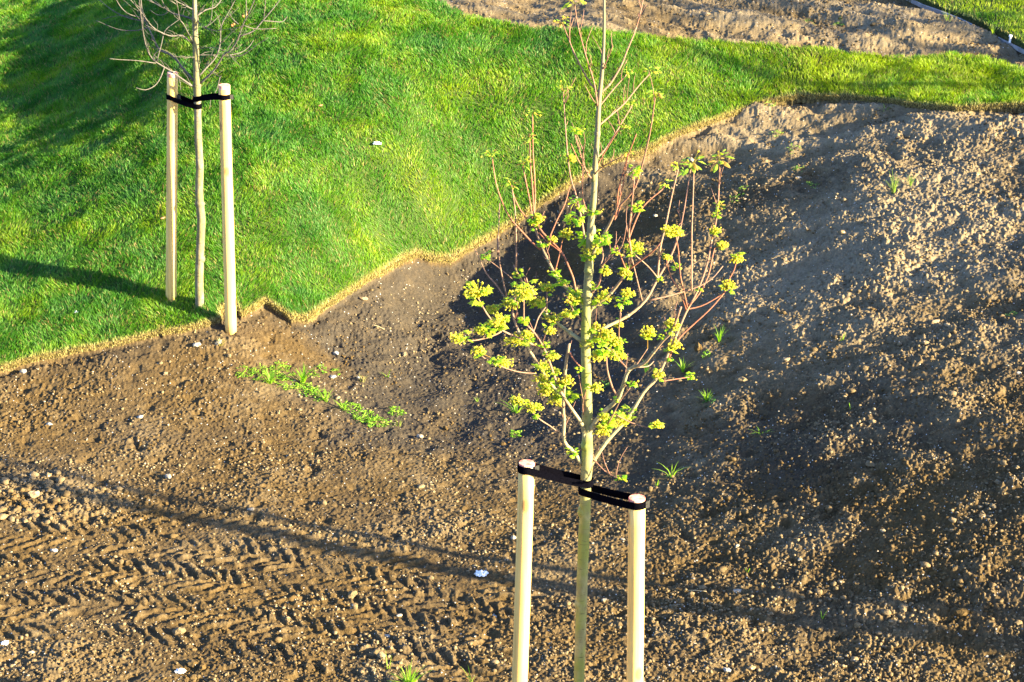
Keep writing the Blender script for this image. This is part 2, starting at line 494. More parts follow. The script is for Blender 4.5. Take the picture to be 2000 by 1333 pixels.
m, nt, bs, N, L = newmat("black_webbing")
t = tex(N, L, 160, 2, .5)
L(ramp(N, L, t.outputs[0], [(.3, (.0015, .0015, .003)), (.7, (.003, .003, .0055))]).outputs[0], bs.inputs['Base Color'])
bs.inputs['Roughness'].default_value = 1.0; bs.inputs['Specular IOR Level'].default_value = 0
bp = N("ShaderNodeBump"); bp.inputs['Strength'].default_value = .3; bp.inputs['Distance'].default_value = .002
L(t.outputs[0], bp.inputs['Height']); L(bp.outputs[0], bs.inputs['Normal'])
M_BAND = m

def plain(name, c0, c1, scale=20, rough=.8):
    m, nt, bs, N, L = newmat(name)
    t = tex(N, L, scale, 4, .6)
    L(ramp(N, L, t.outputs[0], [(.3, c0), (.7, c1)]).outputs[0], bs.inputs['Base Color'])
    bs.inputs['Roughness'].default_value = rough
    bp = N("ShaderNodeBump"); bp.inputs['Strength'].default_value = .4; bp.inputs['Distance'].default_value = .004
    L(t.outputs[0], bp.inputs['Height']); L(bp.outputs[0], bs.inputs['Normal'])
    return m
M_STONE = plain("pale_stone", (.17, .145, .11), (.32, .28, .22), 90)
M_TAN = plain("tan_stone", (.22, .155, .08), (.34, .25, .14), 60)
M_WHITE = plain("white_scrap", (.72, .72, .74), (.85, .85, .86), 30, .6)
M_CHALK = plain("chalk_stone", (.14, .135, .12), (.34, .33, .30), 120)
M_FOLD = plain("worn_webbing", (.004, .004, .005), (.012, .012, .011), 90, .9)
M_METAL = plain("edging_strip", (.16, .16, .17), (.30, .30, .31), 12, .6)
M_BERRY = plain("dry_berry", (.35, .10, .03), (.52, .22, .06), 90, .6)
M_BROWN = plain("dead_leaf", (.22, .08, .04), (.35, .15, .07), 60, .8)
M_STRAW = plain("straw", (.42, .33, .18), (.60, .48, .28), 60, .8)

# ------------------------------------------------------------------ ground sheet (fine near, coarse to the horizon)
def grow(start, step, end, k=1.35):
    out = []; x = start; s = step
    while abs(x) < abs(end):
        x += s; s *= k; out.append(x)
    return out
STEP_U = .00038
us = np.arange(-.262, .262, STEP_U)
ue = np.array(grow(.262, .002, 6.0))
us = np.concatenate([-ue[::-1], us, ue])
ys = [11.0]
while ys[-1] < 23.6:
    ys.append(ys[-1] + .0078 * (ys[-1] / 12) ** 1.6)
fy0, fy1 = 11.0, ys[-1]
lo = []; y = 11.0; s = .02
while y > 1.0:
    y -= s; s *= 1.3; lo.append(y)
hi = []; y = ys[-1]; s = .03
while y < 160:
    y += s; s *= 1.3; hi.append(y)
ys = np.array(lo[::-1] + ys + hi)
U, Y = np.meshgrid(us, ys)
X = U * (Y + 1.6)
nyr, nxr = X.shape
Z0 = H0(X, Y)
R_, LUMP = relief(X, Y)
inl = inside(LAWN, X, Y); inf = inside(FARL, X, Y)
dE = dist_poly(LOWR, X, Y)
# keep the soil low under the turf
Zs = Z0 + R_ - .02
Zs = np.where(inl | inf, np.minimum(Zs, Z0 - .012), Zs)
Zs = Zs - (~inl) * (.02 * sstep(.10, .0, dE))
dF = dist_poly(FARE, X, Y)
gut = (~inf) * sstep(.05, .02, dF)
Zs = Zs - .05 * gut
# dryness: pale crest of the mound, paler far bed, hollow darkened by moist soil and by shade put into the colour
dry = .06 + .62 * sstep(1.6, .2, np.hypot((X - 3.9) / 1.8, (Y - 17.0) / 1.9)) + .55 * sstep(18.2, 19.2, Y + .15 * X) \
      + .35 * noise(X, Y, .8, 81) + .16 * np.clip(R_ / .02, -1, 1.5) \
      + .30 * sstep(.9, .1, np.hypot((X + 1.5) / .8, (Y - 15.4) / .3)) - .25 * sstep(1.6, .3, np.hypot((X - .2) / 1.1, (Y - 15.9) / 1.2)) \
      + .55 * sstep(1.6, .2, np.hypot((X - 2.2) / 1.4, (Y - 15.9) / 1.5)) \
      + .25 * sstep(1.0, .2, np.hypot((X + 3.0) / .9, (Y - 13.7) / .5))
damp_shade = 1.05 * sstep(1.3, .55, np.hypot((X + .1) / 1.5, (Y - 16.0) / 1.6) + .35 * noise(X, Y, .4, 83)) \
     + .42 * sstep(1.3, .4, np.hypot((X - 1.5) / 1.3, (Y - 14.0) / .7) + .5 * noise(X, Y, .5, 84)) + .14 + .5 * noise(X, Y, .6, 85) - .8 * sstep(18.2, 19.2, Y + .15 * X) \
     + .45 * sstep(.35, .0, dE) * (~inl) + .8 * sstep(.85, .15, dE) * (~inl) * sstep(-1.7, -.9, X) * sstep(2.2, 1.2, X) - .9 * sstep(1.4, .3, np.hypot((X - 2.1) / 1.2, (Y - 16.0) / 1.3)) - .5 * sstep(1.0, .2, np.hypot((X + 3.0) / .7, (Y - 13.7) / .35))  # band below the turf edge has shade painted into the soil colour
V = np.column_stack([X.ravel(), Y.ravel(), Zs.ravel()])
idx = np.arange(nyr * nxr).reshape(nyr, nxr)
Q = np.stack([idx[:-1, :-1], idx[:-1, 1:], idx[1:, 1:], idx[1:, :-1]], -1)
ground = mesh_np("ground", V, [Q.reshape(-1, 4)], M_SOIL, colors={'dry': np.clip(dry, 0, 1).ravel(), 'damp_shade': np.clip(damp_shade, -.4, 1).ravel()})
tag(ground, kind='structure')

# ------------------------------------------------------------------ turf sheets with their cut edge
LR = lawn_relief(X, Y)
def turf(name, mask, thick):
    q = mask[:-1, :-1] & mask[:-1, 1:] & mask[1:, 1:] & mask[1:, :-1]
    faces = Q[q]
    used = np.unique(faces)
    remap = np.full(nyr * nxr, -1); remap[used] = np.arange(len(used))
    f = remap[faces]
    vx, vy = X.ravel()[used], Y.ravel()[used]
    top = Z0.ravel()[used] + LR.ravel()[used] * sstep(.0, .35, dist_poly(LOWR, vx, vy)) + thick + .010 * noise(vx, vy, .035, 77)
    e = np.concatenate([f[:, [0, 1]], f[:, [1, 2]], f[:, [2, 3]], f[:, [3, 0]]])
    key = np.sort(e, 1); k = key[:, 0].astype(np.int64) * len(used) + key[:, 1]
    _, inv, cnt = np.unique(k, return_inverse=True, return_counts=True)
    be = e[cnt[inv] == 1]
    bv = np.unique(be); rm = np.full(len(used), -1); rm[bv] = np.arange(len(bv)) + len(used)
    low = np.column_stack([vx[bv], vy[bv], Z0.ravel()[used][bv] - .055])
    verts = np.vstack([np.column_stack([vx, vy, top]), low])
    sk = np.column_stack([be[:, 1], be[:, 0], rm[be[:, 0]], rm[be[:, 1]]])
    edge = np.zeros(len(verts)); edge[:len(used)] = sstep(.045, .0, dist_poly(LOWR, vx, vy)); edge[len(used):] = 1
    o = mesh_np(name, verts, [f, sk], M_TURF, colors={'edge': edge})
    return tag(o, kind='structure')
turf("lawn", inl, .030)
turf("lawn", inf, .045)

# ------------------------------------------------------------------ grass blades
def blades(name, x, y, z, length, width, lean, ldir, col_base, col_tip, mat=M_GRASS):
    n = len(x)
    th = RNG.random(n) * 2 * np.pi
    wx, wy = np.cos(th) * width / 2, np.sin(th) * width / 2
    lx, ly = np.cos(ldir) * lean, np.sin(ldir) * lean
    cz = np.sqrt(np.clip(1 - lean ** 2, .1, 1))
    P = np.zeros((n, 5, 3))
    b = np.column_stack([x, y, z])
    mid = b + np.column_stack([lx * length * .35, ly * length * .35, cz * length * .58])
    tip = b + np.column_stack([lx * length * 1.0, ly * length * 1.0, cz * length * .98])
    wv = np.column_stack([wx, wy, np.zeros(n)])
    P[:, 0] = b - wv; P[:, 1] = b + wv; P[:, 2] = mid - wv * .85; P[:, 3] = mid + wv * .85; P[:, 4] = tip
    i = np.arange(n)[:, None] * 5
    q = i + np.array([[0, 1, 3, 2]]); t = i + np.array([[2, 3, 4]])
    C = np.zeros((n, 5, 3))
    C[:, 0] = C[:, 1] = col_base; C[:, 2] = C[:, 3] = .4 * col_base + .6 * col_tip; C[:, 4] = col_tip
    return mesh_np(name, P.reshape(-1, 3), [q, t], mat, smooth=False, colors={'Col': C.reshape(-1, 3)})

def grass_field(name, poly, n, edge_line, thick, ylo, yhi):
    u = (RNG.random(n) - .5) * .56; y = ylo + (yhi - ylo) * RNG.random(n)
    x = u * (y + 1.6)
    k = inside(poly, x, y); x, y = x[k], y[k]; n = len(x)
    de = dist_poly(edge_line, x, y)
    z = H0(x, y) + lawn_relief(x, y) * sstep(0, .35, dist_poly(LOWR, x, y)) + thick - .004
    cl = noise(x, y, .22, 91) + .6 * noise(x, y, .09, 92); big = noise(x * .7, y, 1.1, 93)
    L_ = (.032 + .026 * np.clip(cl + .3, 0, 1.2) + .012 * RNG.random(n)) * (1 + .25 * big)
    L_ *= .7 + .3 * sstep(0, .06, de)
    bendx = noise(x, y, .30, 94); bendy = noise(x, y, .28, 95)
    lean = np.clip(.22 + .5 * np.hypot(bendx, bendy) + .30 * RNG.random(n), 0, .9)
    ld = np.arctan2(bendy * 1.2 + RNG.normal(0, .3, n), bendx * 1.2 + RNG.normal(0, .3, n))
    wd = .0045 * (.7 + .6 * RNG.random(n)) * (y / 17)
    r = RNG.random((n, 1)); v = noise(x, y, .5, 96)[:, None] + .5 * noise(x, y, .15, 97)[:, None]
    g = np.array([[.080, .235, .016]]); yl = np.array([[.27, .385, .018]]); dk = np.array([[.036, .150, .024]])
    f = np.clip(.38 + .62 * v + .45 * (r - .5) + .42 * sstep(.6, 3.2, x)[:, None] + .12 * sstep(-3.5, -.5, x)[:, None], 0, 1)
    tip = np.where(f < .5, dk + (g - dk) * f * 2, g + (yl - g) * (f - .5) * 2)
    dead = RNG.random(n) < (.05 + .07 * (noise(x, y, .35, 98) > .2)); tip[dead] = (.30, .24, .09)
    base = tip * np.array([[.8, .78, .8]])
    near = sstep(.045, .0, de + .02 * RNG.random(n) - .006)[:, None]
    straw = np.array([[.42, .38, .14]]) * (.75 + .5 * RNG.random((n, 1)))
    base = base * (1 - near) + straw * near; tip = tip * (1 - near * .75) + straw * near * .75
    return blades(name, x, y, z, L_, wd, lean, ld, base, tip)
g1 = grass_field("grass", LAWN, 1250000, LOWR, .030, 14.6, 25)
tag(g1, "thick green grass growing on the sloping lawn behind the bare tree", "grass", kind='stuff')
g2 = grass_field("grass", FARL, 260000, FARE, .045, 20, 27)
tag(g2, "bright green grass beyond the pale edging strip at the top right", "grass", kind='stuff')

# straw coloured stems on the cut face of the turf
def fringe(name, line, per_m, z_lo, z_hi, lab):
    pts = []; nm = []
    for i in range(len(line) - 1):
        a, b = line[i], line[i + 1]; d = b - a; Ls = np.hypot(*d)
        k = int(Ls * per_m) + 1
        t = RNG.random(k)
        pts.append(a + d * t[:, None]); nr = np.array([d[1], -d[0]]) / (Ls + 1e-9)
        nm.append(np.repeat(nr[None], k, 0))
    p = np.vstack(pts); nr = np.vstack(nm); n = len(p)
    off = (-.012 + .022 * RNG.random(n))[:, None]
    q = p + nr * off
    z = H0(q[:, 0], q[:, 1]) + z_lo + (z_hi - z_lo) * RNG.random(n)
    ld = np.arctan2(nr[:, 1], nr[:, 0]) + RNG.normal(0, .8, n)
    c = np.array([[.40, .33, .15]]) * (.35 + .9 * RNG.random((n, 1)))
    ct = c * np.array([[.95, 1.05, .75]])
    o = blades(name, q[:, 0], q[:, 1], z, (.012 + .020 * RNG.random(n)) * (.8 + .8 * noise(q[:, 0], q[:, 1], .2, 99)), .0040 + .003 * RNG.random(n), .25 + .5 * RNG.random(n), ld, c, ct)
    return tag(o, lab, "dry grass", kind='stuff')
fringe("dry_grass", LOWR, 1300, -.012, .026, "straw yellow dry stems along the lower cut edge of the turf")

# ------------------------------------------------------------------ crumbs of soil and grit
def ico(sub=1):
    import bmesh
    bm = bmesh.new(); bmesh.ops.create_icosphere(bm, subdivisions=sub, radius=1)
    v = np.array([p.co[:] for p in bm.verts]); f = np.array([[q.index for q in fc.verts] for fc in bm.faces]); bm.free()
    return v, f
I1, F1 = ico(1); I2, F2 = ico(2)

def lumps(name, x, y, z, s, mat, base=(I1, F1), rough=.35, flat=.75, smooth=False):
    v0, f0 = base; n = len(x); k = len(v0)
    V = np.repeat(v0[None], n, 0) * (1 + rough * (RNG.random((n, k, 1)) - .5) * 2)
    a = RNG.random(n) * 2 * np.pi; ca, sa = np.cos(a), np.sin(a)
    st = np.column_stack([.75 + .6 * RNG.random(n), .75 + .5 * RNG.random(n), flat * (.7 + .6 * RNG.random(n))])
    V = V * st[:, None, :]
    Vx = V[..., 0] * ca[:, None] - V[..., 1] * sa[:, None]; Vy = V[..., 0] * sa[:, None] + V[..., 1] * ca[:, None]
    V = np.stack([Vx, Vy, V[..., 2]], -1) * s[:, None, None] + np.stack([x, y, z], -1)[:, None, :]
    F = f0[None] + (np.arange(n) * k)[:, None, None]
    return mesh_np(name, V.reshape(-1, 3), [F.reshape(-1, 3)], mat, smooth=smooth)

_yi = ys
def ground_z(x, y):
    """height of the finished soil mesh by lookup"""
    x = np.asarray(x, float); y = np.asarray(y, float)
    j = np.clip(np.searchsorted(_yi, y) - 1, 0, nyr - 2)
    u = x / (y + 1.6)
    i = np.clip(np.searchsorted(us, u) - 1, 0, nxr - 2)
    fy = (y - ys[j]) / (ys[j + 1] - ys[j]); fx = (u - us[i]) / (us[i + 1] - us[i])
    return (Zs[j, i] * (1 - fx) + Zs[j, i + 1] * fx) * (1 - fy) + (Zs[j + 1, i] * (1 - fx) + Zs[j + 1, i + 1] * fx) * fy

def scatter(n, thr):
    u = (RNG.random(n) - .5) * .5; y = 11.05 + 12 * RNG.random(n) ** 1.3
    x = u * (y + 1.6)
    k = ~inside(LAWN, x, y) & ~inside(FARL, x, y); x, y = x[k], y[k]
    _, lump = relief(x, y)
    p = np.clip(lump - thr + .5 * noise(x, y, .25, 101), .04, 1)
    k = RNG.random(len(x)) < p
    return x[k], y[k]
x, y = scatter(190000, -.02)
s = .0026 + .0105 * RNG.random(len(x)) ** 3.4
tag(lumps("soil_crumbs", x, y, ground_z(x, y) + s * .25, s, M_CLOD), "small brown soil crumbs scattered over the bare earth", "soil", kind='stuff')
x, y = scatter(13000, .42)
s = .007 + .019 * RNG.random(len(x)) ** 4
hp = wline([(RNG.uniform(-20, 130), RNG.uniform(925, 1015)) for _ in range(150)])       # heap of clods at the left edge
x = np.concatenate([x, hp[:, 0]]); y = np.concatenate([y, hp[:, 1]]); s = np.concatenate([s, .010 + .022 * RNG.random(150) ** 2])
tag(lumps("soil_clods", x, y, ground_z(x, y) + s * .2, s, M_CLOD, (I2, F2), .30, .7, True), "rough brown earth clods lying on the bare mound", "soil", kind='stuff')
x, y = scatter(5200, -.4)
s = .003 + .006 * RNG.random(len(x)) ** 3
tag(lumps("grit", x, y, ground_z(x, y) + s * .3, s, M_STONE, (I1, F1), .2, .6), "tiny pale grit and shell chips sprinkled over the soil", "gravel", kind='stuff')

# ------------------------------------------------------------------ stakes and ties
def vz(p, z): return Vector((p.x, p.y, z))

def stake(top_px, bot_px, Y, r, label, zb, tilt=0.0):
    top = at(*top_px, Y); bot = at(*bot_px, Y)
    d = (bot - top); bot2 = top + d * ((top.z - zb) / (top.z - bot.z))
    e = empty("tree_stake", bot2)
    tag(e, label, "stake", "debarked round stakes holding the young trees")
    mb = MB(); P = [bot2.lerp(top, t) for t in (0, .2, .4, .6, .8, .985)]
    R = [r * k for k in (1.02, 1.0, 1.01, .99, .985, .98)]
    tube(mb, P, R, 24, 3, .015, cap=True)
    mb.build("shaft", M_WOOD, e)
    mb = MB(); axis = (top - bot2).normalized()
    tube(mb, [top - axis * ((top - bot2).length * .0155), top - axis * .004, top], [r * .982, r * .975, r * .93], 24, 1)
    mb.build("cut_end", M_END, e, smooth=False)
    return e, top, bot2

def on_line(a, b, z):
    t = (z - b.z) / (a.z - b.z)
    return b.lerp(a, t)

def tie(c1, r1, c2, r2, label, width=.038, sag=0.0, buckle=True):
    """webbing loop around two uprights at points c1 (stake) and c2 (trunk)"""
    r1 += .003; r2 += .003
    d = Vector((c2.x - c1.x, c2.y - c1.y, 0)); Lh = d.length; a0 = math.atan2(d.y, d.x)
    be = math.acos((r1 - r2) / Lh)
    path = []
    for k in range(17):
        t = a0 + be + (2 * math.pi - 2 * be) * k / 16
        path.append((c1.x + r1 * math.cos(t), c1.y + r1 * math.sin(t)))
    for k in range(13):
        t = a0 - be + 2 * be * k / 12
        path.append((c2.x + r2 * math.cos(t), c2.y + r2 * math.sin(t)))
    # densify the two straight runs
    full = []
    n = len(path)
    for i in range(n):
        p, q = path[i], path[(i + 1) % n]
        seg = math.hypot(q[0] - p[0], q[1] - p[1]); m_ = max(1, int(seg / .03))
        for k in range(m_): full.append((p[0] + (q[0] - p[0]) * k / m_, p[1] + (q[1] - p[1]) * k / m_))
    cx, cy = (c1.x + c2.x) / 2, (c1.y + c2.y) / 2
    vs, fs = [], []; n = len(full)
    for i, (px, py) in enumerate(full):
        t = ((px - c1.x) * d.x + (py - c1.y) * d.y) / Lh ** 2; t = min(1, max(0, t))
        z = c1.z * (1 - t) + c2.z * t - sag * 4 * t * (1 - t)
        nx, ny = full[(i + 1) % n][1] - full[i - 1][1], -(full[(i + 1) % n][0] - full[i - 1][0])
        l = math.hypot(nx, ny) or 1; nx /= l; ny /= l
        for (o, zz) in ((0, -.5), (.0022, -.5), (.0022, .5), (0, .5)):
            vs.append((px + nx * o, py + ny * o, z + zz * width))
    for i in range(n):
        j = (i + 1) % n
        for k in range(4):
            fs.append((i * 4 + k, i * 4 + (k + 1) % 4, j * 4 + (k + 1) % 4, j * 4 + k))
    mb = MB(); mb.add(vs, fs)
    o = mb.build("tree_tie", M_BAND, None, smooth=False)
    a1 = -.35; ux, uy = math.cos(a1), math.sin(a1); tx, ty = -uy, ux        # folded loose end with its nail
    mb = MB(); vs = []
    for q, (st, rr) in enumerate(((-.016, .0035), (.004, .0055), (.022, .012))):
        for zz in (-.47, .47):
            for th in (0, .002): vs.append((c1.x + ux * (r1 + rr + th) + tx * st, c1.y + uy * (r1 + rr + th) + ty * st, c1.z + zz * width - .004 * q))
    fs = []
    for q in (0, 1):
        b = q * 4; fs += [(b, b + 4, b + 6, b + 2), (b + 1, b + 3, b + 7, b + 5), (b, b + 1, b + 5, b + 4), (b + 2, b + 6, b + 7, b + 3)]
    fs += [(0, 2, 3, 1), (8, 9, 11, 10)]
    mb.add(vs, fs); mb.build("folded_end", M_FOLD, o, smooth=False)
    mb = MB(); b = Vector((c1.x + ux * (r1 + .005), c1.y + uy * (r1 + .005), c1.z)); tube(mb, [b, b + Vector((ux, uy, 0)) * .004], [.005, .0045], 8, 1)
    mb.build("nail", M_FOLD, o, smooth=False)
    return tag(o, label, "tie", "black webbing ties between stakes and trunks")

# front tree
YF = 10.02
TR = [(1126,1540,11.6),(1131,1333,11.4),(1135,1200,11.8),(1139,1080,12.0),(1143,990,11.8),(1144,945,11.2),(1147,900,12.2),(1147,850,11),(1146,760,10.4),(1144,690,9.8),(1144,640,9.6),
      (1147,580,9.2),(1150,530,8.6),(1151,480,7.4),(1155,430,6.6),(1160,380,6.0),(1163,320,5.6),(1167,260,5.0),(1170,200,4.6),(1176,140,3.8),(1179,90,3.0),
      (1180,40,2.6),(1180,0,2.4),(1181,-80,2.0),(1184,-170,1.2)]
PXM = FPX / 11.6                          # pixels per metre at the front tree
zgF = float(H0(.35, YF)) - .15
e1, s1t, s1b = stake((1029, 904), (1015, 1333), YF - .06, 15.3 / PXM, "round debarked stake in the foreground left of the leafing maple trunk", zgF)
e2, s2t, s2b = stake((1244, 972), (1240, 1333), YF - .12, 16.0 / PXM, "round debarked stake in the foreground right of the leafing maple trunk, slightly lower", zgF)

tree = empty("young_maple", Vector((at(1126, 1540, YF).x, YF, zgF + .1)))
tag(tree, "young maple in the foreground opening yellow green flowers and leaves", "tree")
mb = MB()
tube(mb, [at(a, b, YF) for a, b, c in TR], [c * .9 / PXM for a, b, c in TR], 14, 4, .06)
for px, py, rr in ((1146,870,13.2),(1150,530,10.2),(1148,574,11),(1160,345,7.6),(1144,663,11.2),(1139,1000,12.6),(1167,262,6.0),(1156,450,8.4),(1133,1180,12.6)):
    c = at(px, py, YF); tube(mb, [c - Vector((0, 0, .022)), c, c + Vector((0, 0, .022))], [rr * .72 / PXM, rr * .9 / PXM, rr * .72 / PXM], 12, 2, .12)
mb.c = [((lambda f: (f, f, f))(min(1, max(0, ((3.9 - v[2]) / 1.2))))) for v in mb.v]
trunk = mb.build("trunk", M_BARK, tree)
tr_c = lambda py: at(np.interp(py, [t[1] for t in TR[::-1]], [t[0] for t in TR[::-1]]), py, YF)
tie(on_line(s1t, s1b, at(1029, 913, YF - .06).z), 15.3 / PXM, tr_c(942), 11.6 / PXM, "black webbing tie from the left foreground stake to the maple trunk", sag=.004)
tie(on_line(s2t, s2b, at(1244, 982, YF - .12).z), 16 / PXM, tr_c(957), 11.6 / PXM, "black webbing tie from the maple trunk down to the right foreground stake", sag=.004)

# branches: pixel polylines traced at the tree, each running off in depth by its own amount
BR = [  # (points (px,py), start radius px, end radius px, depth drift at tip in m, twigs)
 ([(1136,908),(1122,885),(1102,862),(1102,820),(1100,798),(1104,722),(1112,672)], 5, 3.4, -.18, [([(1113,690),(1119,700),(1127,710),(1136,719)],1.6,1.2,0)]),
 ([(1143,862),(1136,829),(1115,797),(1092,760),(1081,730),(1066,689),(1047,655),(1023,629)], 5.5, 1.8, -.30,
    [([(1060,682),(1040,673),(1022,664),(995,653),(975,642),(965,631),(950,612),(934,583)],2.2,1.3,-.12),
     ([(979,648),(968,654),(952,660),(930,665),(909,667)],1.6,1.1,-.1),([(975,643),(965,645),(955,650)],1.4,1,-.05),
     ([(1023,629),(1023,600),(1023,572)],1.4,1.1,0),([(1092,846),(1075,833),(1055,820),(1040,806)],1.4,1.,-.1),
     ([(1047,730),(1020,728),(995,722),(965,710),(946,700),(936,690)],1.2,.9,-.15),([(1035,665),(1045,640),(1052,620),(1066,600)],1.4,1,.1)]),
 ([(1098,775),(1075,750),(1055,719),(1040,695),(1022,666),(1013,648),(1002,617),(1004,590),(1012,568)], 5, 2.6, .12, []),
 ([(1138,668),(1114,651),(1087,631),(1067,615),(1053,595),(1042,576),(1037,561),(1024,554),(1013,540),(1004,518)], 5.6, 2.6, .25,
    [([(1067,613),(1068,590),(1068,570)],1.6,1.2,0),([(1030,552),(1028,545),(1026,540)],1.6,1.3,0),([(1008,527),(1008,460),(1006,412),(999,362)],1.8,1.1,.05),
     ([(1095,640),(1080,644),(1070,645)],1.4,1,-.05),([(991,587),(976,516),(972,460),(972,499),(976,397)],1.5,1.0,.05),
     ([(991,590),(970,558),(950,535),(938,510),(927,486)],1.5,.9,.1),([(1002,546),(975,524),(950,505)],1.2,.8,.05),([(1037,561),(1010,575),(991,587)],1.6,1.4,0)]),
 ([(1142,600),(1125,585),(1110,566),(1099,556),(1087,541),(1071,510),(1058,481),(1045,444),(1043,413)], 5, 2.6, .30,
    [([(1043,420),(1045,381),(1043,330),(1041,300),(1040,225)],1.9,1.1,.1),([(1043,425),(1040,370),(1036,320),(1035,277)],1.7,1,.05),
     ([(1041,434),(1034,389),(1026,350),(1021,325)],1.6,1,.1),([(1044,446),(1030,428),(1016,410),(1004,385),(999,365)],1.8,1.1,.05),
     ([(1056,488),(1040,475),(1026,460),(1000,431),(985,405),(969,360),(961,307)],2.0,1.1,.1),
     ([(1045,430),(1060,455),(1085,480),(1100,498),(1110,520),(1120,545),(1125,570)],1.9,1.8,-.2),
     ([(1052,455),(1070,474),(1095,492)],1.5,1.2,-.1),([(1073,465),(1088,430),(1103,400),(1113,365)],1.3,.8,.15),([(1083,535),(1092,500),(1098,472)],1.2,.8,0)]),
 ([(1147,505),(1142,470),(1136,431),(1126,386),(1115,349),(1109,307),(1104,244),(1100,180)], 3.4, 1.2, .35, []),
 ([(1158,352),(1145,335),(1130,290),(1122,262)], 2.2, 1.2, -.2, [([(1150,338),(1132,318),(1115,281)],1.3,.9,0)]),
 ([(1150,420),(1138,386),(1138,330),(1139,285)], 1.6, .9, -.25, []),
 ([(1161,314),(1185,288),(1212,244),(1235,206)], 2.6, 1.3, .15, [([(1165,325),(1186,290),(1206,258),(1220,250)],1.3,.9,-.1)]),
 ([(1160,345),(1171,330),(1197,315),(1216,306)], 1.8, 1., -.15, []),
 ([(1167,213),(1197,176),(1224,146)], 2.0, 1.2, .1, []),
 ([(1167,248),(1195,224),(1220,202),(1250,165),(1272,142)], 2.4, 1.2, .25, []),
 ([(1173,182),(1190,166),(1201,150),(1215,125),(1224,101),(1242,56),(1256,0),(1266,-70)], 2.6, 1.2, .2, []),
 ([(1172,184),(1155,166),(1145,150),(1122,105),(1100,49)], 2.2, 1.1, .1, []),
 ([(1168,215),(1160,161),(1145,112),(1130,56),(1122,8)], 2.2, 1.1, -.15, []),
 ([(1177,138),(1188,112),(1197,90)], 1.6, 1., -.1, []),
 ([(1152,505),(1171,472),(1190,439),(1205,409),(1235,375),(1250,337),(1269,262),(1280,187)], 4.2, 1.3, -.35,
    [([(1215,398),(1200,430),(1215,370),(1222,330),(1226,300)],1.2,.9,-.1),([(1205,412),(1208,370),(1225,310),(1243,262)],1.4,.9,-.1)]),
 ([(1148,850),(1156,835),(1175,809),(1205,782),(1216,756),(1229,722),(1257,711),(1276,689),(1295,666),(1312,647),(1330,600)], 7, 2.6, -.35,
    [([(1212,782),(1200,765),(1194,752),(1186,722),(1184,690)],2.2,1.4,-.1),([(1186,831),(1200,805),(1212,782),(1232,756)],1.6,1.,-.1),
     ([(1199,809),(1235,827),(1265,835),(1280,834)],1.4,1.,-.05),([(1239,719),(1252,700),(1265,681)],1.3,.8,0),([(1236,718),(1265,716),(1277,706)],1.3,.8,.1)]),
 ([(1152,912),(1160,899),(1186,861),(1227,816),(1257,767),(1284,737),(1306,689),(1321,655),(1340,610),(1362,569),(1381,516),(1390,470),(1400,424),(1404,370),(1405,319)], 6, 1.4, .35,
    [([(1295,745),(1320,741),(1347,737)],1.,.7,.1),([(1342,600),(1336,570),(1329,540),(1325,490),(1320,460)],1.6,1.0,-.1),
     ([(1345,598),(1365,575),(1383,540),(1392,500),(1396,485)],1.6,1.1,.1),([(1306,700),(1320,672),(1336,651),(1385,606),(1415,572)],2.0,1.2,.1),
     ([(1336,606),(1370,598),(1400,582),(1418,568)],1.4,1.,.05),([(1415,572),(1422,550),(1434,527),(1441,497)],1.4,1.,.05),
     ([(1340,605),(1328,570),(1310,540),(1300,500)],1.3,.9,-.05)]),
 ([(1150,668),(1160,653),(1190,636),(1227,617),(1261,587),(1284,546),(1310,501),(1325,460),(1336,412),(1349,330)], 5, 1.4, .3,
    [([(1269,587),(1300,580),(1329,572),(1362,561),(1390,545),(1412,520)],1.7,1.1,.1),([(1254,587),(1245,550),(1235,509),(1228,480)],1.4,1.,-.05),
     ([(1284,546),(1289,487),(1298,450),(1306,412),(1315,370),(1325,330)],2.2,1.1,.1),([(1351,569),(1351,460),(1353,400),(1355,337)],1.8,1.1,.15),
     ([(1287,546),(1265,520),(1235,494)],1.3,.9,-.1),([(1210,628),(1212,605),(1216,595)],1.2,.9,-.05),([(1209,668),(1209,640),(1213,612)],1.3,.9,-.1)]),
 ([(1150,612),(1158,600),(1171,591),(1194,572),(1224,531),(1233,500),(1228,460),(1232,420),(1240,337)], 4.6, 1.4, -.2,
    [([(1228,527),(1250,510),(1272,494),(1292,473)],2.0,1.3,-.1),([(1228,468),(1238,440),(1252,410),(1270,390),(1292,372),(1299,362)],1.5,1.,.1),
     ([(1228,540),(1212,500),(1205,480)],1.2,.9,-.1)]),
 ([(1152,576),(1162,565),(1172,548),(1176,520),(1200,494),(1215,480),(1224,440)], 3, 1.2, -.3, [([(1172,520),(1178,500),(1172,470)],1.2,.9,0)]),
 ([(1107,580),(1122,610),(1149,640),(1171,666),(1200,694),(1224,719)], 1.6, 1.8, -.02, []),
 ([(1156,898),(1162,901),(1182,921),(1201,932),(1212,936)], 1.8, 1.1, -.1, []),
 ([(1140,815),(1138,790),(1145,760)], 1.6, 1., -.2, []),
]
tips = []
def shoots(mb, P, R, n):
    for q in range(n):
        i = random.randrange(len(P) // 2, len(P)) if len(P) > 2 else 1
        b0 = P[i - 1].lerp(P[i], random.random())
        v = Vector((random.gauss(0, .32), random.gauss(0, .4), 1)).normalized(); ln = random.uniform(.05, .17)
        tube(mb, [b0, b0 + v * ln * .5 + Vector((random.gauss(0, .006), random.gauss(0, .006), 0)), b0 + v * ln], [.0022, .0017, .0013], 5, 2, .15, col=(0, 0, 0))

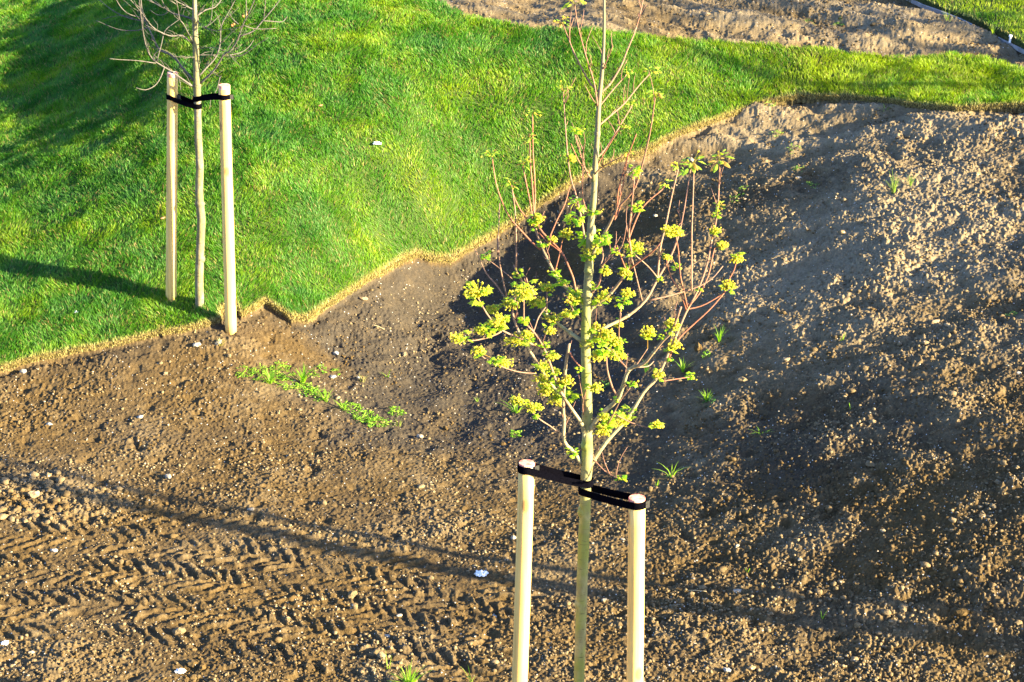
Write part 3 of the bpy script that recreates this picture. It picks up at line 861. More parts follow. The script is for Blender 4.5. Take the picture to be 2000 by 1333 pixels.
def branch_obj(spec, root, Y0, pxm, m_br, m_tw, sides=8, thr=3.0):
    pts, r0, r1, drift, twigs = spec
    n = len(pts); L_ = [0]
    for i in range(1, n): L_.append(L_[-1] + math.hypot(pts[i][0] - pts[i - 1][0], pts[i][1] - pts[i - 1][1]))
    if m_br is M_GTWIG: r0, r1 = r0 * .68, r1 * .6
    P = [at(a, b, Y0 + drift * (l / L_[-1])) for (a, b), l in zip(pts, L_)]
    R = [(r0 + (r1 - r0) * (l / L_[-1]) ** .65) * (1 if m_br is M_GTWIG else .76) / pxm for l in L_]
    mb = MB(); tube(mb, P, R, sides, 3, .10, col='R')
    for i in range(1, n):          # short spurs
        for q in range(3 if m_br is M_GTWIG else 1):
            f = random.random(); b0 = P[i - 1].lerp(P[i], f); dd = (P[i] - P[i - 1]).normalized()
            sd = Vector((random.gauss(0, 1), random.gauss(0, 1), random.gauss(.3, .6))).normalized()
            ln = random.uniform(.02, .16) * (1 if m_br is M_GTWIG else .25)
            tube(mb, [b0, b0 + (dd * .5 + sd * .6) * ln * .5, b0 + (dd * .8 + sd * .5) * ln], [.0021, .0016, .0010], 5, 1, col=(.0, .0, .0))
    if m_br is not M_GTWIG: shoots(mb, P, R, 3)
    for i in range(1, n - 1, 2):   # buds and nodes
        tube(mb, [P[i] - (P[i + 1] - P[i]).normalized() * R[i] * 1.2, P[i], P[i] + (P[i + 1] - P[i]).normalized() * R[i] * 1.2], [R[i] * .9, R[i] * 1.28, R[i] * .9], 7, 1, .1)
    b = mb.build("branch", m_br if r0 > thr else m_tw, root)
    for tp, a0, a1, dr in twigs:
        # depth of the parent where the twig leaves it
        j = min(range(n), key=lambda i: (pts[i][0] - tp[0][0]) ** 2 + (pts[i][1] - tp[0][1]) ** 2)
        yb = Y0 + drift * L_[j] / L_[-1]
        TP = [at(a, c, yb + dr * k / (len(tp) - 1)) for k, (a, c) in enumerate(tp)]
        mb = MB(); tube(mb, TP, [(a0 + (a1 - a0) * k / (len(tp) - 1)) / pxm for k in range(len(tp))], 6, 3, .1)
        t_ = mb.build("twig", m_tw, None); t_.parent = b
        t_.location = (-root.location[0], -root.location[1], -root.location[2])
        tips.append((tp[-1], yb + dr)); tips.append((tp[0], yb))
    for (a, b_), p in zip(pts, P): tips.append(((a, b_), p.y))
for i, sp in enumerate(BR):
    branch_obj(sp, tree, YF, PXM, M_MAPLE, M_TWIG if i % 2 else M_REDT, thr=0)
front_tips = list(tips)

# leaf and flower clusters
def leaf_shape(mb, base, d, up, size, col, lobes=True):
    """a small lobed maple leaf, drooping"""
    d = d.normalized(); s = d.cross(up).normalized(); n = s.cross(d).normalized()
    outl = [(0, .0), (.22, .18), (.50, .10), (.42, .34), (.62, .52), (.34, .60), (.30, .78), (.12, .74), (0, 1.0)] if lobes else [(0, 0), (.16, .2), (.24, .5), (.14, .8), (0, 1)]
    L_ = [base]; pts = []
    for w_, l_ in outl: pts.append(base + d * (l_ * size) + s * (w_ * size) - n * (abs(w_) * .35 * size + l_ * l_ * .25 * size))
    pts2 = [base + d * (l_ * size) - s * (w_ * size) - n * (abs(w_) * .35 * size + l_ * l_ * .25 * size) for w_, l_ in outl[1:-1]]
    mid = base + d * (.45 * size) + n * .02 * size
    ring = pts + pts2[::-1]
    vs = [mid] + ring; k = len(ring)
    fs = [(0, 1 + i, 1 + (i + 1) % k) for i in range(k)]
    mb.add(vs, fs, col)

OCT = [Vector(v) for v in ((1,0,0),(-1,0,0),(0,1,0),(0,-1,0),(0,0,1),(0,0,-1))]
OF = [(0,2,4),(2,1,4),(1,3,4),(3,0,4),(2,0,5),(1,2,5),(3,1,5),(0,3,5)]
def cluster(px, py, r, kind):
    j = min(front_tips, key=lambda t: (t[0][0] - px) ** 2 + (t[0][1] - py) ** 2)
    Yc = j[1] + random.uniform(-.04, .02)
    c = at(px, py, Yc); R = r * (2.2 if kind == 'b' else 1.28) / PXM
    near = at(*j[0], j[1])
    mb = MB()
    # petiole joining to the wood
    root = c + Vector((0, 0, -R * .45))
    if (near - c).length < .20: root = c.lerp(near, min(1, R * .6 / max(.001, (near - c).length)))
    if (near - root).length > .004 and (near - c).length < .2:
        tube(mb, [near, near.lerp(root, .5) + Vector((0, 0, .004)), root], [.0022, .0018, .0016], 5, 2, col=(.30, .20, .05))
    if kind == 'f':
        nl = 6 + int(r / 4); nb = int(24 + r * 2.6)
        g = [(.25, .38, .025), (.34, .44, .035), (.18, .33, .02)]
    elif kind == 'l':
        nl = 9 + int(r / 3); nb = int(r * .3)
        g = [(.24, .42, .018), (.32, .46, .022), (.17, .36, .016)]
    else:
        nl = 9 + int(r / 2); nb = 3
        g = [(.20, .32, .035), (.26, .38, .04), (.28, .20, .05), (.17, .30, .03)]
    for k in range(nb):
        v = Vector((random.gauss(0, 1), random.gauss(0, 1), abs(random.gauss(.35, .8)))).normalized()
        p = c + v * R * random.uniform(.35, .95) - Vector((0, 0, R * .1))
        tube(mb, [root, root.lerp(p, .6) + Vector((0, 0, R * .08)), p], [.0010, .0008, .0008], 3, 1, col=(.46, .46, .06))
        s = random.uniform(.0042, .0075)
        mb.add([p + Vector((o.x * s * random.uniform(.7, 1.2), o.y * s, o.z * s * random.uniform(.7, 1.1))) for o in OCT], OF, random.choice([(.50, .47, .055), (.40, .44, .045), (.54, .47, .08)]))
    for k in range(nl):
        th = 2 * math.pi * (k + random.random() * .8) / nl
        el = random.uniform(-.5, .7)
        d = Vector((math.cos(th) * math.cos(el), math.sin(th) * math.cos(el), math.sin(el)))
        b = root + d * R * random.uniform(.15, .45) + Vector((0, 0, R * random.uniform(0, .6)))
        leaf_shape(mb, b, d, Vector((random.gauss(0, .25), random.gauss(0, .25), 1)), R * random.uniform(.35, .8), random.choice(g), kind != 'b')
    nm = {'f': "flower_cluster", 'l': "leaf_cluster", 'b': "bud_cluster"}[kind]
    mb.build(nm, M_LEAF, tree, smooth=False)

CL_F = [(930,572,22),(893,665,16),(940,650,15),(960,608,13),(975,630,17),(934,688,12),(984,712,16),(1004,670,19),(1000,600,14),(1022,578,23),(1044,592,17),
 (1066,565,14),(1076,625,14),(1074,650,10),(1120,588,19),(1108,618,15),(1030,654,9),(1080,700,12),(1064,718,15),(1058,745,18),(1064,768,16),(1105,748,15),
 (1085,787,16),(1042,798,16),(1010,785,13),(1166,700,15),(1183,655,19),(1197,672,17),(1202,698,18),(1164,762,13),(1213,826,20),(1178,845,16),
 (1192,832,12),(1283,832,12),(1286,735,12),(1313,635,13),(1317,678,14),(1265,652,14),(1180,582,18),(1226,575,12),(1220,535,11),(1422,562,14),(1441,510,13),
 (1240,486,17),(1310,455,17),(1152,492,18),(1106,460,12),(1184,534,9),(1165,640,9),(1115,312,10),(1398,452,10),(1412,482,10),(1145,676,11)]
CL_L = [(1100,560,15),(1083,530,11),(1122,770,16),(1238,748,10),(1110,888,12),(1215,940,11),(1352,735,8),(1110,440,20),(1134,474,17),(1186,470,19),(1215,602,14),
 (1125,255,13),(1250,402,13),(1168,414,12),(1120,404,11),(1168,690,13),(1170,560,10),(1140,485,12),(1325,530,8),(1196,826,12),(1240,345,12),(1140,500,12),(1123,585,10)]
CL_B = [(961,303,10),(1022,312,9),(1040,228,8),(1035,272,8),(1100,174,9),(999,365,9),(1225,142,7),(1275,140,9),(1281,182,9),(1237,205,7),(1122,5,13),(1100,42,9),
 (1325,326,9),(1352,318,14),(1405,312,13),(1406,400,7),(1299,364,7),(1220,250,7),(1228,302,7)]
random.seed(21)
for a, b, r in CL_F: cluster(a, b, r, 'f')
for a, b, r in CL_L: cluster(a, b, r, 'l')
for a, b, r in CL_B: cluster(a, b, r, 'b')
cand = [t for t in front_tips if 420 < t[0][1] < 830 and 930 < t[0][0] < 1430]
for k in range(44):
    t = random.choice(cand); cluster(t[0][0] + random.uniform(-9, 9), t[0][1] + random.uniform(-9, 9), random.uniform(6, 12), random.choice('fll'))

# ------------------------------------------------------------------ the bare tree on the lawn
gb = ground_at([334, 390, 451], [588, 603, 641])
YB = float(gb[1][1]); PXB = FPX / math.hypot(YB, CAM_H - 1.2) * 1.0
Yl, Yr = float(gb[0][1]), float(gb[2][1])
_, bl_t, bl_b = stake((337, 142), (334, 588), Yl, 10.6 / PXB, "debarked stake on the lawn left of the bare tree trunk", float(gb[0][2]) - .06)
_, br_t, br_b = stake((438, 166), (451, 640), Yr, 11.2 / PXB, "debarked stake at the turf edge right of the bare tree trunk", float(gb[2][2]) - .08)
bt = empty("bare_tree", Vector(gb[1]))
tag(bt, "leafless grey barked young tree staked on the green lawn", "tree")
TB = [(390,612,9.2),(390,600,8.8),(389,540,8.4),(391,480,8.2),(393,430,8.6),(389,380,8.0),(390,330,7.6),(387,270,7.4),(386,215,7.0),(385,175,7.4),(384,150,6.4),
      (383,110,5.6),(382,85,6.2),(381,60,5.2),(381,36,5.6),(380,0,4.2),(380,-60,3.4),(382,-140,2.4),(381,-230,1.4)]
mb = MB()
tube(mb, [at(a, b, YB) for a, b, c in TB], [c / PXB for a, b, c in TB], 12, 4, .10)
for px, py, rr in ((390, 398, 10.4), (385, 168, 8.6), (381, 38, 7.4), (392, 505, 9.6)):
    c = at(px, py, YB); tube(mb, [c - Vector((0, 0, .03)), c, c + Vector((0, 0, .03))], [rr * .7 / PXB, rr / PXB, rr * .7 / PXB], 10, 2, .15)
mb.build("trunk", M_GBARK, bt)
BB = [
 ([(382,173),(353,153),(335,140),(320,131),(297,115),(284,86),(277,45),(272,0),(270,-50)], 3.2, 1.2, -.35,
   [([(304,124),(270,119),(236,117),(214,115)],1.1,.6,-.2),([(321,132),(313,153),(302,168),(284,176),(266,172)],1.2,.6,-.3),([(306,120),(315,88),(322,61),(338,47),(351,38)],1.1,.6,.1),([(335,140),(350,155),(353,176)],.9,.5,-.1)]),
 ([(378,158),(358,135),(342,115),(326,104),(311,97),(299,74),(288,50),(277,20),(274,-40)], 3.8, 1.5, .25,
   [([(285,42),(266,39),(241,32),(216,18),(194,0),(180,-12)],1.3,.7,.2),([(277,35),(254,29),(239,18),(227,0),(222,-14)],1.2,.7,-.1),([(288,55),(266,60),(236,59),(212,51),(187,40)],1.2,.6,.1),([(311,97),(300,110),(306,124)],1.,.8,0),([(266,39),(240,30),(200,38)],.7,.4,.1)]),
 ([(376,86),(356,70),(335,71),(315,64),(297,52),(279,29),(262,8),(247,-8)], 2.8, 1.2, -.3, []),
 ([(380,88),(369,68),(358,47),(351,38),(347,14),(341,-12)], 2.4, 1.1, -.25, []),
 ([(378,38),(358,32),(338,27),(329,21),(306,9),(288,-2),(270,-20)], 2.8, 1.2, .3, [([(329,22),(320,29),(306,29),(293,20)],1.1,.6,.1),([(329,21),(318,5),(312,-12)],1.,.6,-.1)]),
 ([(380,20),(362,12),(340,0),(322,-16)], 2.2, 1.2, -.2, []),
 ([(388,166),(416,140),(430,119),(437,108),(450,99),(464,79),(473,52),(486,25),(497,0),(504,-30)], 3.6, 1.3, -.3,
   [([(469,71),(495,61),(513,41),(531,20),(547,0),(556,-14)],1.5,.8,.1),([(513,41),(531,42),(551,43),(561,33)],1.1,.6,.1),([(437,110),(468,104),(486,92),(495,79)],1.,.6,.15),
    ([(441,112),(473,108),(502,88),(524,74)],1.1,.6,-.1),([(476,50),(500,57),(540,56)],1.,.5,.1),([(466,48),(455,38),(448,26)],1.,.6,0),([(480,40),(481,18),(481,-6)],1.1,.7,0),([(515,38),(517,18),(519,-4)],.8,.5,0)]),
 ([(386,152),(403,133),(421,113),(430,86),(432,52),(446,25),(459,0),(466,-24)], 2.8, 1.2, .3,
   [([(403,135),(425,148),(433,150)],.9,.6,-.1),([(430,150),(423,176),(412,194),(410,212)],.9,.5,-.1),([(431,86),(448,68),(464,54)],1.,.7,-.1),([(432,55),(426,35),(418,22)],.9,.5,0)]),
 ([(384,32),(401,20),(419,15),(432,0),(442,-18)], 2.8, 1.3, .2, []),
 ([(384,34),(394,52),(419,60),(446,57),(472,53)], 1.4, .7, -.25, [([(400,56),(412,40),(415,8),(420,-8)],.9,.5,0),([(396,54),(410,48),(430,30)],.8,.5,.1)]),
 ([(388,96),(412,93),(439,100),(452,110)], 1.3, .7, -.2, []),
 ([(384,112),(360,112),(338,111)], 1.1, .6, -.2, []),
 ([(388,108),(414,108),(430,113)], 1.1, .6, .2, []),
]
for sp in BB: branch_obj(sp, bt, YB, PXB, M_GTWIG, M_GTWIG, 7)
# upper crown, above the picture
random.seed(5)
for k in range(22):
    py = random.uniform(-220, -10); side = random.choice((-1, 1)); ln = random.uniform(50, 130) * (1 - abs(py) / 420)
    a = random.uniform(.5, 1.2)
    pts = [(381, py), (381 + side * ln * .35, py - ln * .35 * a), (381 + side * ln * .7, py - ln * .8 * a), (381 + side * ln * .85, py - ln * 1.25 * a)]
    tw = [([pts[1], (pts[1][0] + side * 22, pts[1][1] - 6), (pts[1][0] + side * 42, pts[1][1] - 24)], 1.1, .6, random.uniform(-.2, .2)),
          ([pts[2], (pts[2][0] + side * 16, pts[2][1] - 16), (pts[2][0] + side * 24, pts[2][1] - 42)], 1.0, .6, random.uniform(-.2, .2))]
    branch_obj((pts, 2.6, 1.0, random.uniform(-.8, .8), tw), bt, YB, PXB, M_GTWIG, M_GTWIG, 6)
for px, py in ((453,50),(457,47),(475,32),(481,29)):
    c = at(px, py, YB - .18); mb = MB()
    v, f = I2, F2
    mb.add([c + Vector(p) * .0095 for p in v.tolist()], [tuple(q) for q in f.tolist()])
    tube(mb, [c, c + Vector((.004, 0, .016)), c + Vector((.008, 0, .024))], [.0012] * 3, 5, 1)
    mb.build("dry_berry", M_BERRY, bt)
rb = 7.0 / PXB
tie(on_line(bl_t, bl_b, at(337, 188, Yl).z), 10.6 / PXB, at(386, 207, YB), rb, "black webbing tie sloping from the left lawn stake down to the bare trunk", sag=.006)
tie(on_line(br_t, br_b, at(439, 188, Yr).z), 11.2 / PXB, at(385, 193, YB), rb, "black webbing tie from the bare trunk across to the right lawn stake", sag=-.004)

# ------------------------------------------------------------------ neighbouring staked tree just outside the picture, whose shadow crosses the bed
def neighbour(x, y, label):
    z = float(H0(x, y)) - .05
    e = empty("staked_tree", Vector((x, y, z)))
    tag(e, label, "tree")
    mb = MB(); tube(mb, [Vector((x, y, z)), Vector((x + .01, y, z + 1.2)), Vector((x - .01, y + .01, z + 2.4)), Vector((x, y, z + 3.6)), Vector((x, y, z + 4.6))], [.032, .03, .026, .016, .006], 10, 4, .05)
    mb.build("trunk", M_GBARK, e)
    for k in range(26):
        zz = z + 2.1 + 2.2 * k / 26; a = k * 2.4; ln = .9 * (1 - .6 * k / 26); d = Vector((math.cos(a), math.sin(a), 0))
        P = [Vector((x, y, zz)), Vector((x, y, zz + ln * .25)) + d * ln * .4, Vector((x, y, zz + ln * .7)) + d * ln * .65, Vector((x, y, zz + ln * 1.15)) + d * ln * .8]
        mb = MB(); tube(mb, P, [.011, .008, .006, .003], 6, 2, .08); mb.build("branch", M_GTWIG, e)
    return z
nx_, ny_ = 2.96 + SX * 2.4, 11.42 + SY * 2.4
zN = neighbour(nx_, ny_, "bare young tree standing outside the picture to the right")
for dx, dy, lb in ((.06, .17, "stake behind the tree outside the picture"), (.15, -.13, "stake in front of the tree outside the picture")):
    e = empty("tree_stake", Vector((nx_ + dx, ny_ + dy, zN))); tag(e, lb, "stake", "debarked round stakes holding the young trees")
    mb = MB(); b = Vector((nx_ + dx, ny_ + dy, zN)); tube(mb, [b, b + Vector((0, 0, 1)), b + Vector((.01, 0, 2.1))], [.036] * 3, 16, 2, .02)
    mb.build("shaft", M_WOOD, e)

def far_tree(x, y, hgt, seed, label):
    rg = random.Random(seed); z = float(H0(x, y)) - .05
    e = empty("bare_tree", Vector((x, y, z))); tag(e, label, "tree", "bare young trees in a row outside the picture")
    mb = MB(); tube(mb, [Vector((x, y, z)), Vector((x + .02, y, z + hgt * .3)), Vector((x, y, z + hgt * .65)), Vector((x, y, z + hgt))], [.06, .052, .035, .008], 9, 4, .05)
    mb.build("trunk", M_GBARK, e)
    mb = MB()
    for k in range(0, 70, 3):
        zz = z + hgt * (.48 + .45 * k / 70); a = k * 2.4; ln = hgt * .26 * (1.1 - .7 * k / 70) * rg.uniform(.7, 1.2); d = Vector((math.cos(a), math.sin(a), 0))
        P = [Vector((x, y, zz)), Vector((x, y, zz + ln * .2)) + d * ln * .4, Vector((x, y, zz + ln * .6)) + d * ln * .7, Vector((x, y, zz + ln)) + d * ln * .85]
        tube(mb, P, [.016, .012, .008, .004], 6, 2, .08)
        for q in (1, 2):
            b = P[q]; v = Vector((rg.gauss(0, 1), rg.gauss(0, 1), .7)).normalized() * ln * .45
            tube(mb, [b, b + v * .5, b + v + Vector((0, 0, .05))], [.008, .006, .003], 5, 1)
    mb.build("crown", M_GTWIG, e)
FT = ((19.15, 4.6, 4.2, "bare tree nearest the lawn in the row outside the picture"), (20.15, 5.2, 4.4, "bare tree second in the row outside the picture"),
      (20.62, 4.4, 4.0, "bare tree third in the row outside the picture"), (21.05, 5.6, 4.6, "bare tree fourth in the row outside the picture"),
      (21.55, 4.8, 4.2, "bare tree fifth in the row outside the picture"), (22.1, 5.2, 4.4, "bare tree farthest up the slope in the row outside the picture"))
for k, (pc, dist, hgt, lb) in enumerate(FT):
    fx, fy = 4.0 * SX + .373 * pc + SX * dist, -.373 * 4.0 + .927 * pc + SY * dist
    fx -= 3.2; fy += 3.2 * .4024
    far_tree(fx, fy, hgt, 100 + k, lb)
    for dd, lb2 in ((-.24, "front"), (.26, "back")):
        b = Vector((fx + .373 * dd, fy + .927 * dd, float(H0(fx, fy)) - .05))
        e = empty("tree_stake", b); tag(e, lb2 + " stake of the " + lb, "stake", "debarked round stakes holding the young trees")
        mb = MB(); tube(mb, [b, b + Vector((0, 0, 1)), b + Vector((.01, 0, 2.0))], [.042] * 3, 14, 2, .02); mb.build("shaft", M_WOOD, e)

# ------------------------------------------------------------------ weeds
def gpt(px, py):
    g = ground_at(px, py)[0]; x, y = g[0], g[1]
    z = float(ground_z(np.array([x]), np.array([y]))[0])
    return Vector((x, y, z))

def tuft(px, py, h_px, n, label, spread=1.0, col=((.14, .29, .022), (.22, .36, .035)), group="weeds sprouting on the bare soil", name="grass_tuft", wide=.005, z=None):
    c = gpt(px, py)
    if z is not None: c.z = z
    pm = FPX / math.hypot(c.y, CAM_H - c.z)
    h = h_px / pm * 1.12; mb = MB()
    for k in range(n):
        a = random.random() * 6.283; d = Vector((math.cos(a), math.sin(a), 0)); s = Vector((-d.y, d.x, 0))
        ln = h * random.uniform(.6, 1.15); le = random.uniform(.12, .75) * spread
        b = c + d * random.uniform(0, .014) * spread - Vector((0, 0, .006)); w_ = wide * random.uniform(.6, 1.2) / 2
        col_ = random.choice(col); P = []
        for t in (0, .35, .7, 1):
            q = b + d * (ln * le * t ** 1.6) + Vector((0, 0, ln * (t - .42 * le * t * t)))
            P.append((q, w_ * (1.0, 1.15, .8, .08)[(0, .35, .7, 1).index(t)]))
        vs = []
        for q, ww in P: vs += [q - s * ww, q + s * ww]
        mb.add(vs, [(0, 1, 3, 2), (2, 3, 5, 4), (4, 5, 7, 6)], col_)
    o = mb.build(name, M_LEAF, None, smooth=False)
    return tag(o, label, "weed", group)

def broad(px, py, r_px, n, label, col=((.13, .30, .025), (.20, .38, .03), (.27, .43, .05)), group="weeds sprouting on the bare soil", grassy=0):
    c = gpt(px, py); pm = FPX / math.hypot(c.y, CAM_H - c.z); R = r_px / pm; mb = MB()
    R *= 1.15
    for k in range(int(n * .62)):
        a = random.random() * 6.283; rr = R * math.sqrt(random.random())
        x, y = c.x + math.cos(a) * rr, c.y + math.sin(a) * rr * 1.2
        z = float(ground_z(np.array([x]), np.array([y]))[0]) + random.uniform(.004, .032) * (1.3 - rr / R)
        th = random.random() * 6.283; el = random.uniform(-.1, .8)
        d = Vector((math.cos(th) * math.cos(el), math.sin(th) * math.cos(el), math.sin(el)))
        s = random.uniform(.015, .034)
        p = Vector((x, y, z))
        mb.add([p, p - Vector((.001, 0, .03)), p + Vector((.0012, 0, 0))], [(0, 1, 2)], (.12, .2, .03))
        leaf_shape(mb, p, d, Vector((random.gauss(0, .3), random.gauss(0, .3), 1)), s, random.choice(col), False)
        leaf_shape(mb, p, -d + Vector((0, 0, .6)), Vector((random.gauss(0, .3), random.gauss(0, .3), 1)), s * .8, random.choice(col), False)
    o = mb.build("leafy_weed", M_LEAF, None, smooth=False)
    return tag(o, label, "weed", group)

random.seed(77)
SG = "weeds in the green strip left of the maple"
broad(478,725,15,60,"leafy weed at the left end of the green weed strip",group=SG)
broad(512,728,20,110,"broad leafy weed patch in the left part of the weed strip",group=SG)
tuft(528,745,34,26,"long bladed grass tuft in the left part of the weed strip",1.7,group=SG,wide=.008)
broad(552,722,22,120,"dense leafy weed patch behind the long bladed grass tuft in the strip",group=SG)
broad(560,748,18,70,"low leafy weed patch in front of the middle of the weed strip",group=SG)
tuft(592,745,36,24,"upright grass tuft in the middle of the weed strip",1.2,group=SG,wide=.008)
broad(595,758,18,90,"leafy weed patch at the foot of the middle grass tuft in the strip",group=SG)
broad(618,768,20,110,"leafy weed patch just left of the gap in the weed strip",group=SG)
tuft(636,782,26,18,"small grass tuft beside the gap in the weed strip",1.1,group=SG,wide=.007)
broad(612,726,10,26,"small leafy seedling above the middle of the weed strip",group=SG)
broad(628,718,9,22,"tiny leafy seedling at the top of the weed strip",group=SG)
broad(657,722,9,20,"lone leafy seedling right above the weed strip",group=SG)
tuft(672,798,22,12,"small grass tuft at the start of the right part of the weed strip",1.2,group=SG,wide=.007)
broad(686,794,18,90,"leafy weed patch opening the right part of the weed strip",group=SG)
broad(712,812,20,110,"leafy weed patch in the middle of the right part of the strip",group=SG)
broad(738,822,20,110,"leafy weed patch near the right end of the strip",group=SG)
broad(772,802,16,60,"paler leafy weed patch at the upper right end of the strip",group=SG)
tuft(780,826,26,5,"thin pale grass blades flopping at the right end of the strip",2.2,((.20,.28,.05),(.26,.32,.07)),SG,wide=.007)
tuft(708,742,18,26,"pale dried grass tuft right of the weed strip",1.0,((.30,.26,.12),(.22,.24,.08)))
tuft(756,732,16,6,"small green sprig uphill from the dried grass tuft",1.3)
tuft(1405,665,34,26,"tallest grass tuft in the shaded hollow right of the maple",.8)
tuft(1334,715,28,20,"upright grass tuft in the hollow beside the brown upright clod",.9)
broad(1378,692,9,16,"tiny leafy seedling beside the brown upright clod")
tuft(1380,780,26,30,"spreading grass tuft in the shaded hollow below the tallest tuft",1.4)
broad(1383,786,12,30,"dark leafy seedling growing under the spreading grass tuft",((.04,.12,.03),(.06,.16,.03)))
tuft(1488,842,20,10,"flat lying grass sprig on the dark slope right of the maple",2.2)
tuft(1312,930,30,8,"curling grass sprig downhill of the maple clusters",1.6,wide=.008)
tuft(1283,945,20,3,"thin pair of blades left of the curling sprig",.5)
broad(1010,842,13,34,"small leafy weed left of the lowest maple branch")
tuft(1008,800,32,12,"leaning grass blades behind the lower left maple clusters",1.7,wide=.008)
tuft(932,780,16,4,"thin blades in the dark soil left of the maple",1.1)
tuft(1262,725,22,14,"dark grass tuft seen between the right maple branches",.9,((.05,.14,.02),(.08,.17,.03)))
broad(1178,750,14,30,"dark leafy weed just right of the maple trunk",((.04,.13,.02),(.07,.17,.03)))
tuft(800,1338,44,40,"grass tuft cut by the bottom edge of the picture",1.7,wide=.007)
tuft(758,1300,34,5,"thin branching seedling above the bottom grass tuft",1.1,((.20,.30,.04),(.24,.34,.05)))
tuft(920,1333,60,3,"long single blade left of the left foreground stake",.9,((.20,.32,.04),))
tuft(1745,378,46,24,"tall pale grass clump on the sunny mound",.9,((.16,.25,.04),(.24,.32,.07)))
tuft(1778,362,24,12,"small grass clump right of the tall pale clump on the mound",.7,((.18,.27,.04),(.24,.32,.07)))
for px, py, lb in ((1517,262,"leafy seedling second below the turf corner on the mound"),(1503,214,"leafy seedling touching the upper turf edge"),(1552,291,"spindly leafy seedling on the upper mound"),
                   (1560,332,"seedling beside the white chip on the mound"),(1587,358,"bright low seedling at the foot of the upper mound"),(1434,388,"pair of seedling leaves in cloddy soil right of the maple tips"),
                   (1975,606,"small leafy seedling near the right edge of the picture"),(1452,372,"pale seedling beside the pair of seedling leaves")):
    broad(px, py, 10, 20, lb, ((.16,.28,.04),(.22,.34,.06)))
tuft(1730,210,16,8,"grass sprig below the turf edge at the top of the mound",1.5)
tuft(432,672,16,30,"straw coloured grass tuft in front of the bare tree stakes",1.1,((.34,.30,.12),(.24,.26,.08)))
tuft(1645,662,22,4,"two thin blades in the hollow of the rough slope",.5)
tuft(1662,795,22,2,"single thin blade on the rough slope right of the maple",.5)
tuft(1605,1205,18,4,"thin sprig in the long shadow at lower right",.8)
tuft(1460,1115,14,3,"tiny sprout low on the slope right of the right stake",1.2)
tuft(1852,42,30,14,"wild grass clump at the gap beside the edging strip",1.3,((.18,.28,.03),(.26,.36,.05)))
tuft(1940,72,26,12,"grass clump growing through the pale edging strip",1.2,((.18,.28,.03),(.26,.36,.05)))
tuft(1505,112,18,8,"thin grass sprig on the far bed beside the lawn",1.0,((.12,.22,.03),))
tuft(1932,120,22,10,"grass sprig on the far bed at the right edge",1.0,((.14,.24,.03),))
broad(1580,40,10,20,"leafy seedling on the far bed",((.10,.20,.03),))
broad(1640,46,10,20,"second leafy seedling from the left on the far bed",((.10,.20,.03),))

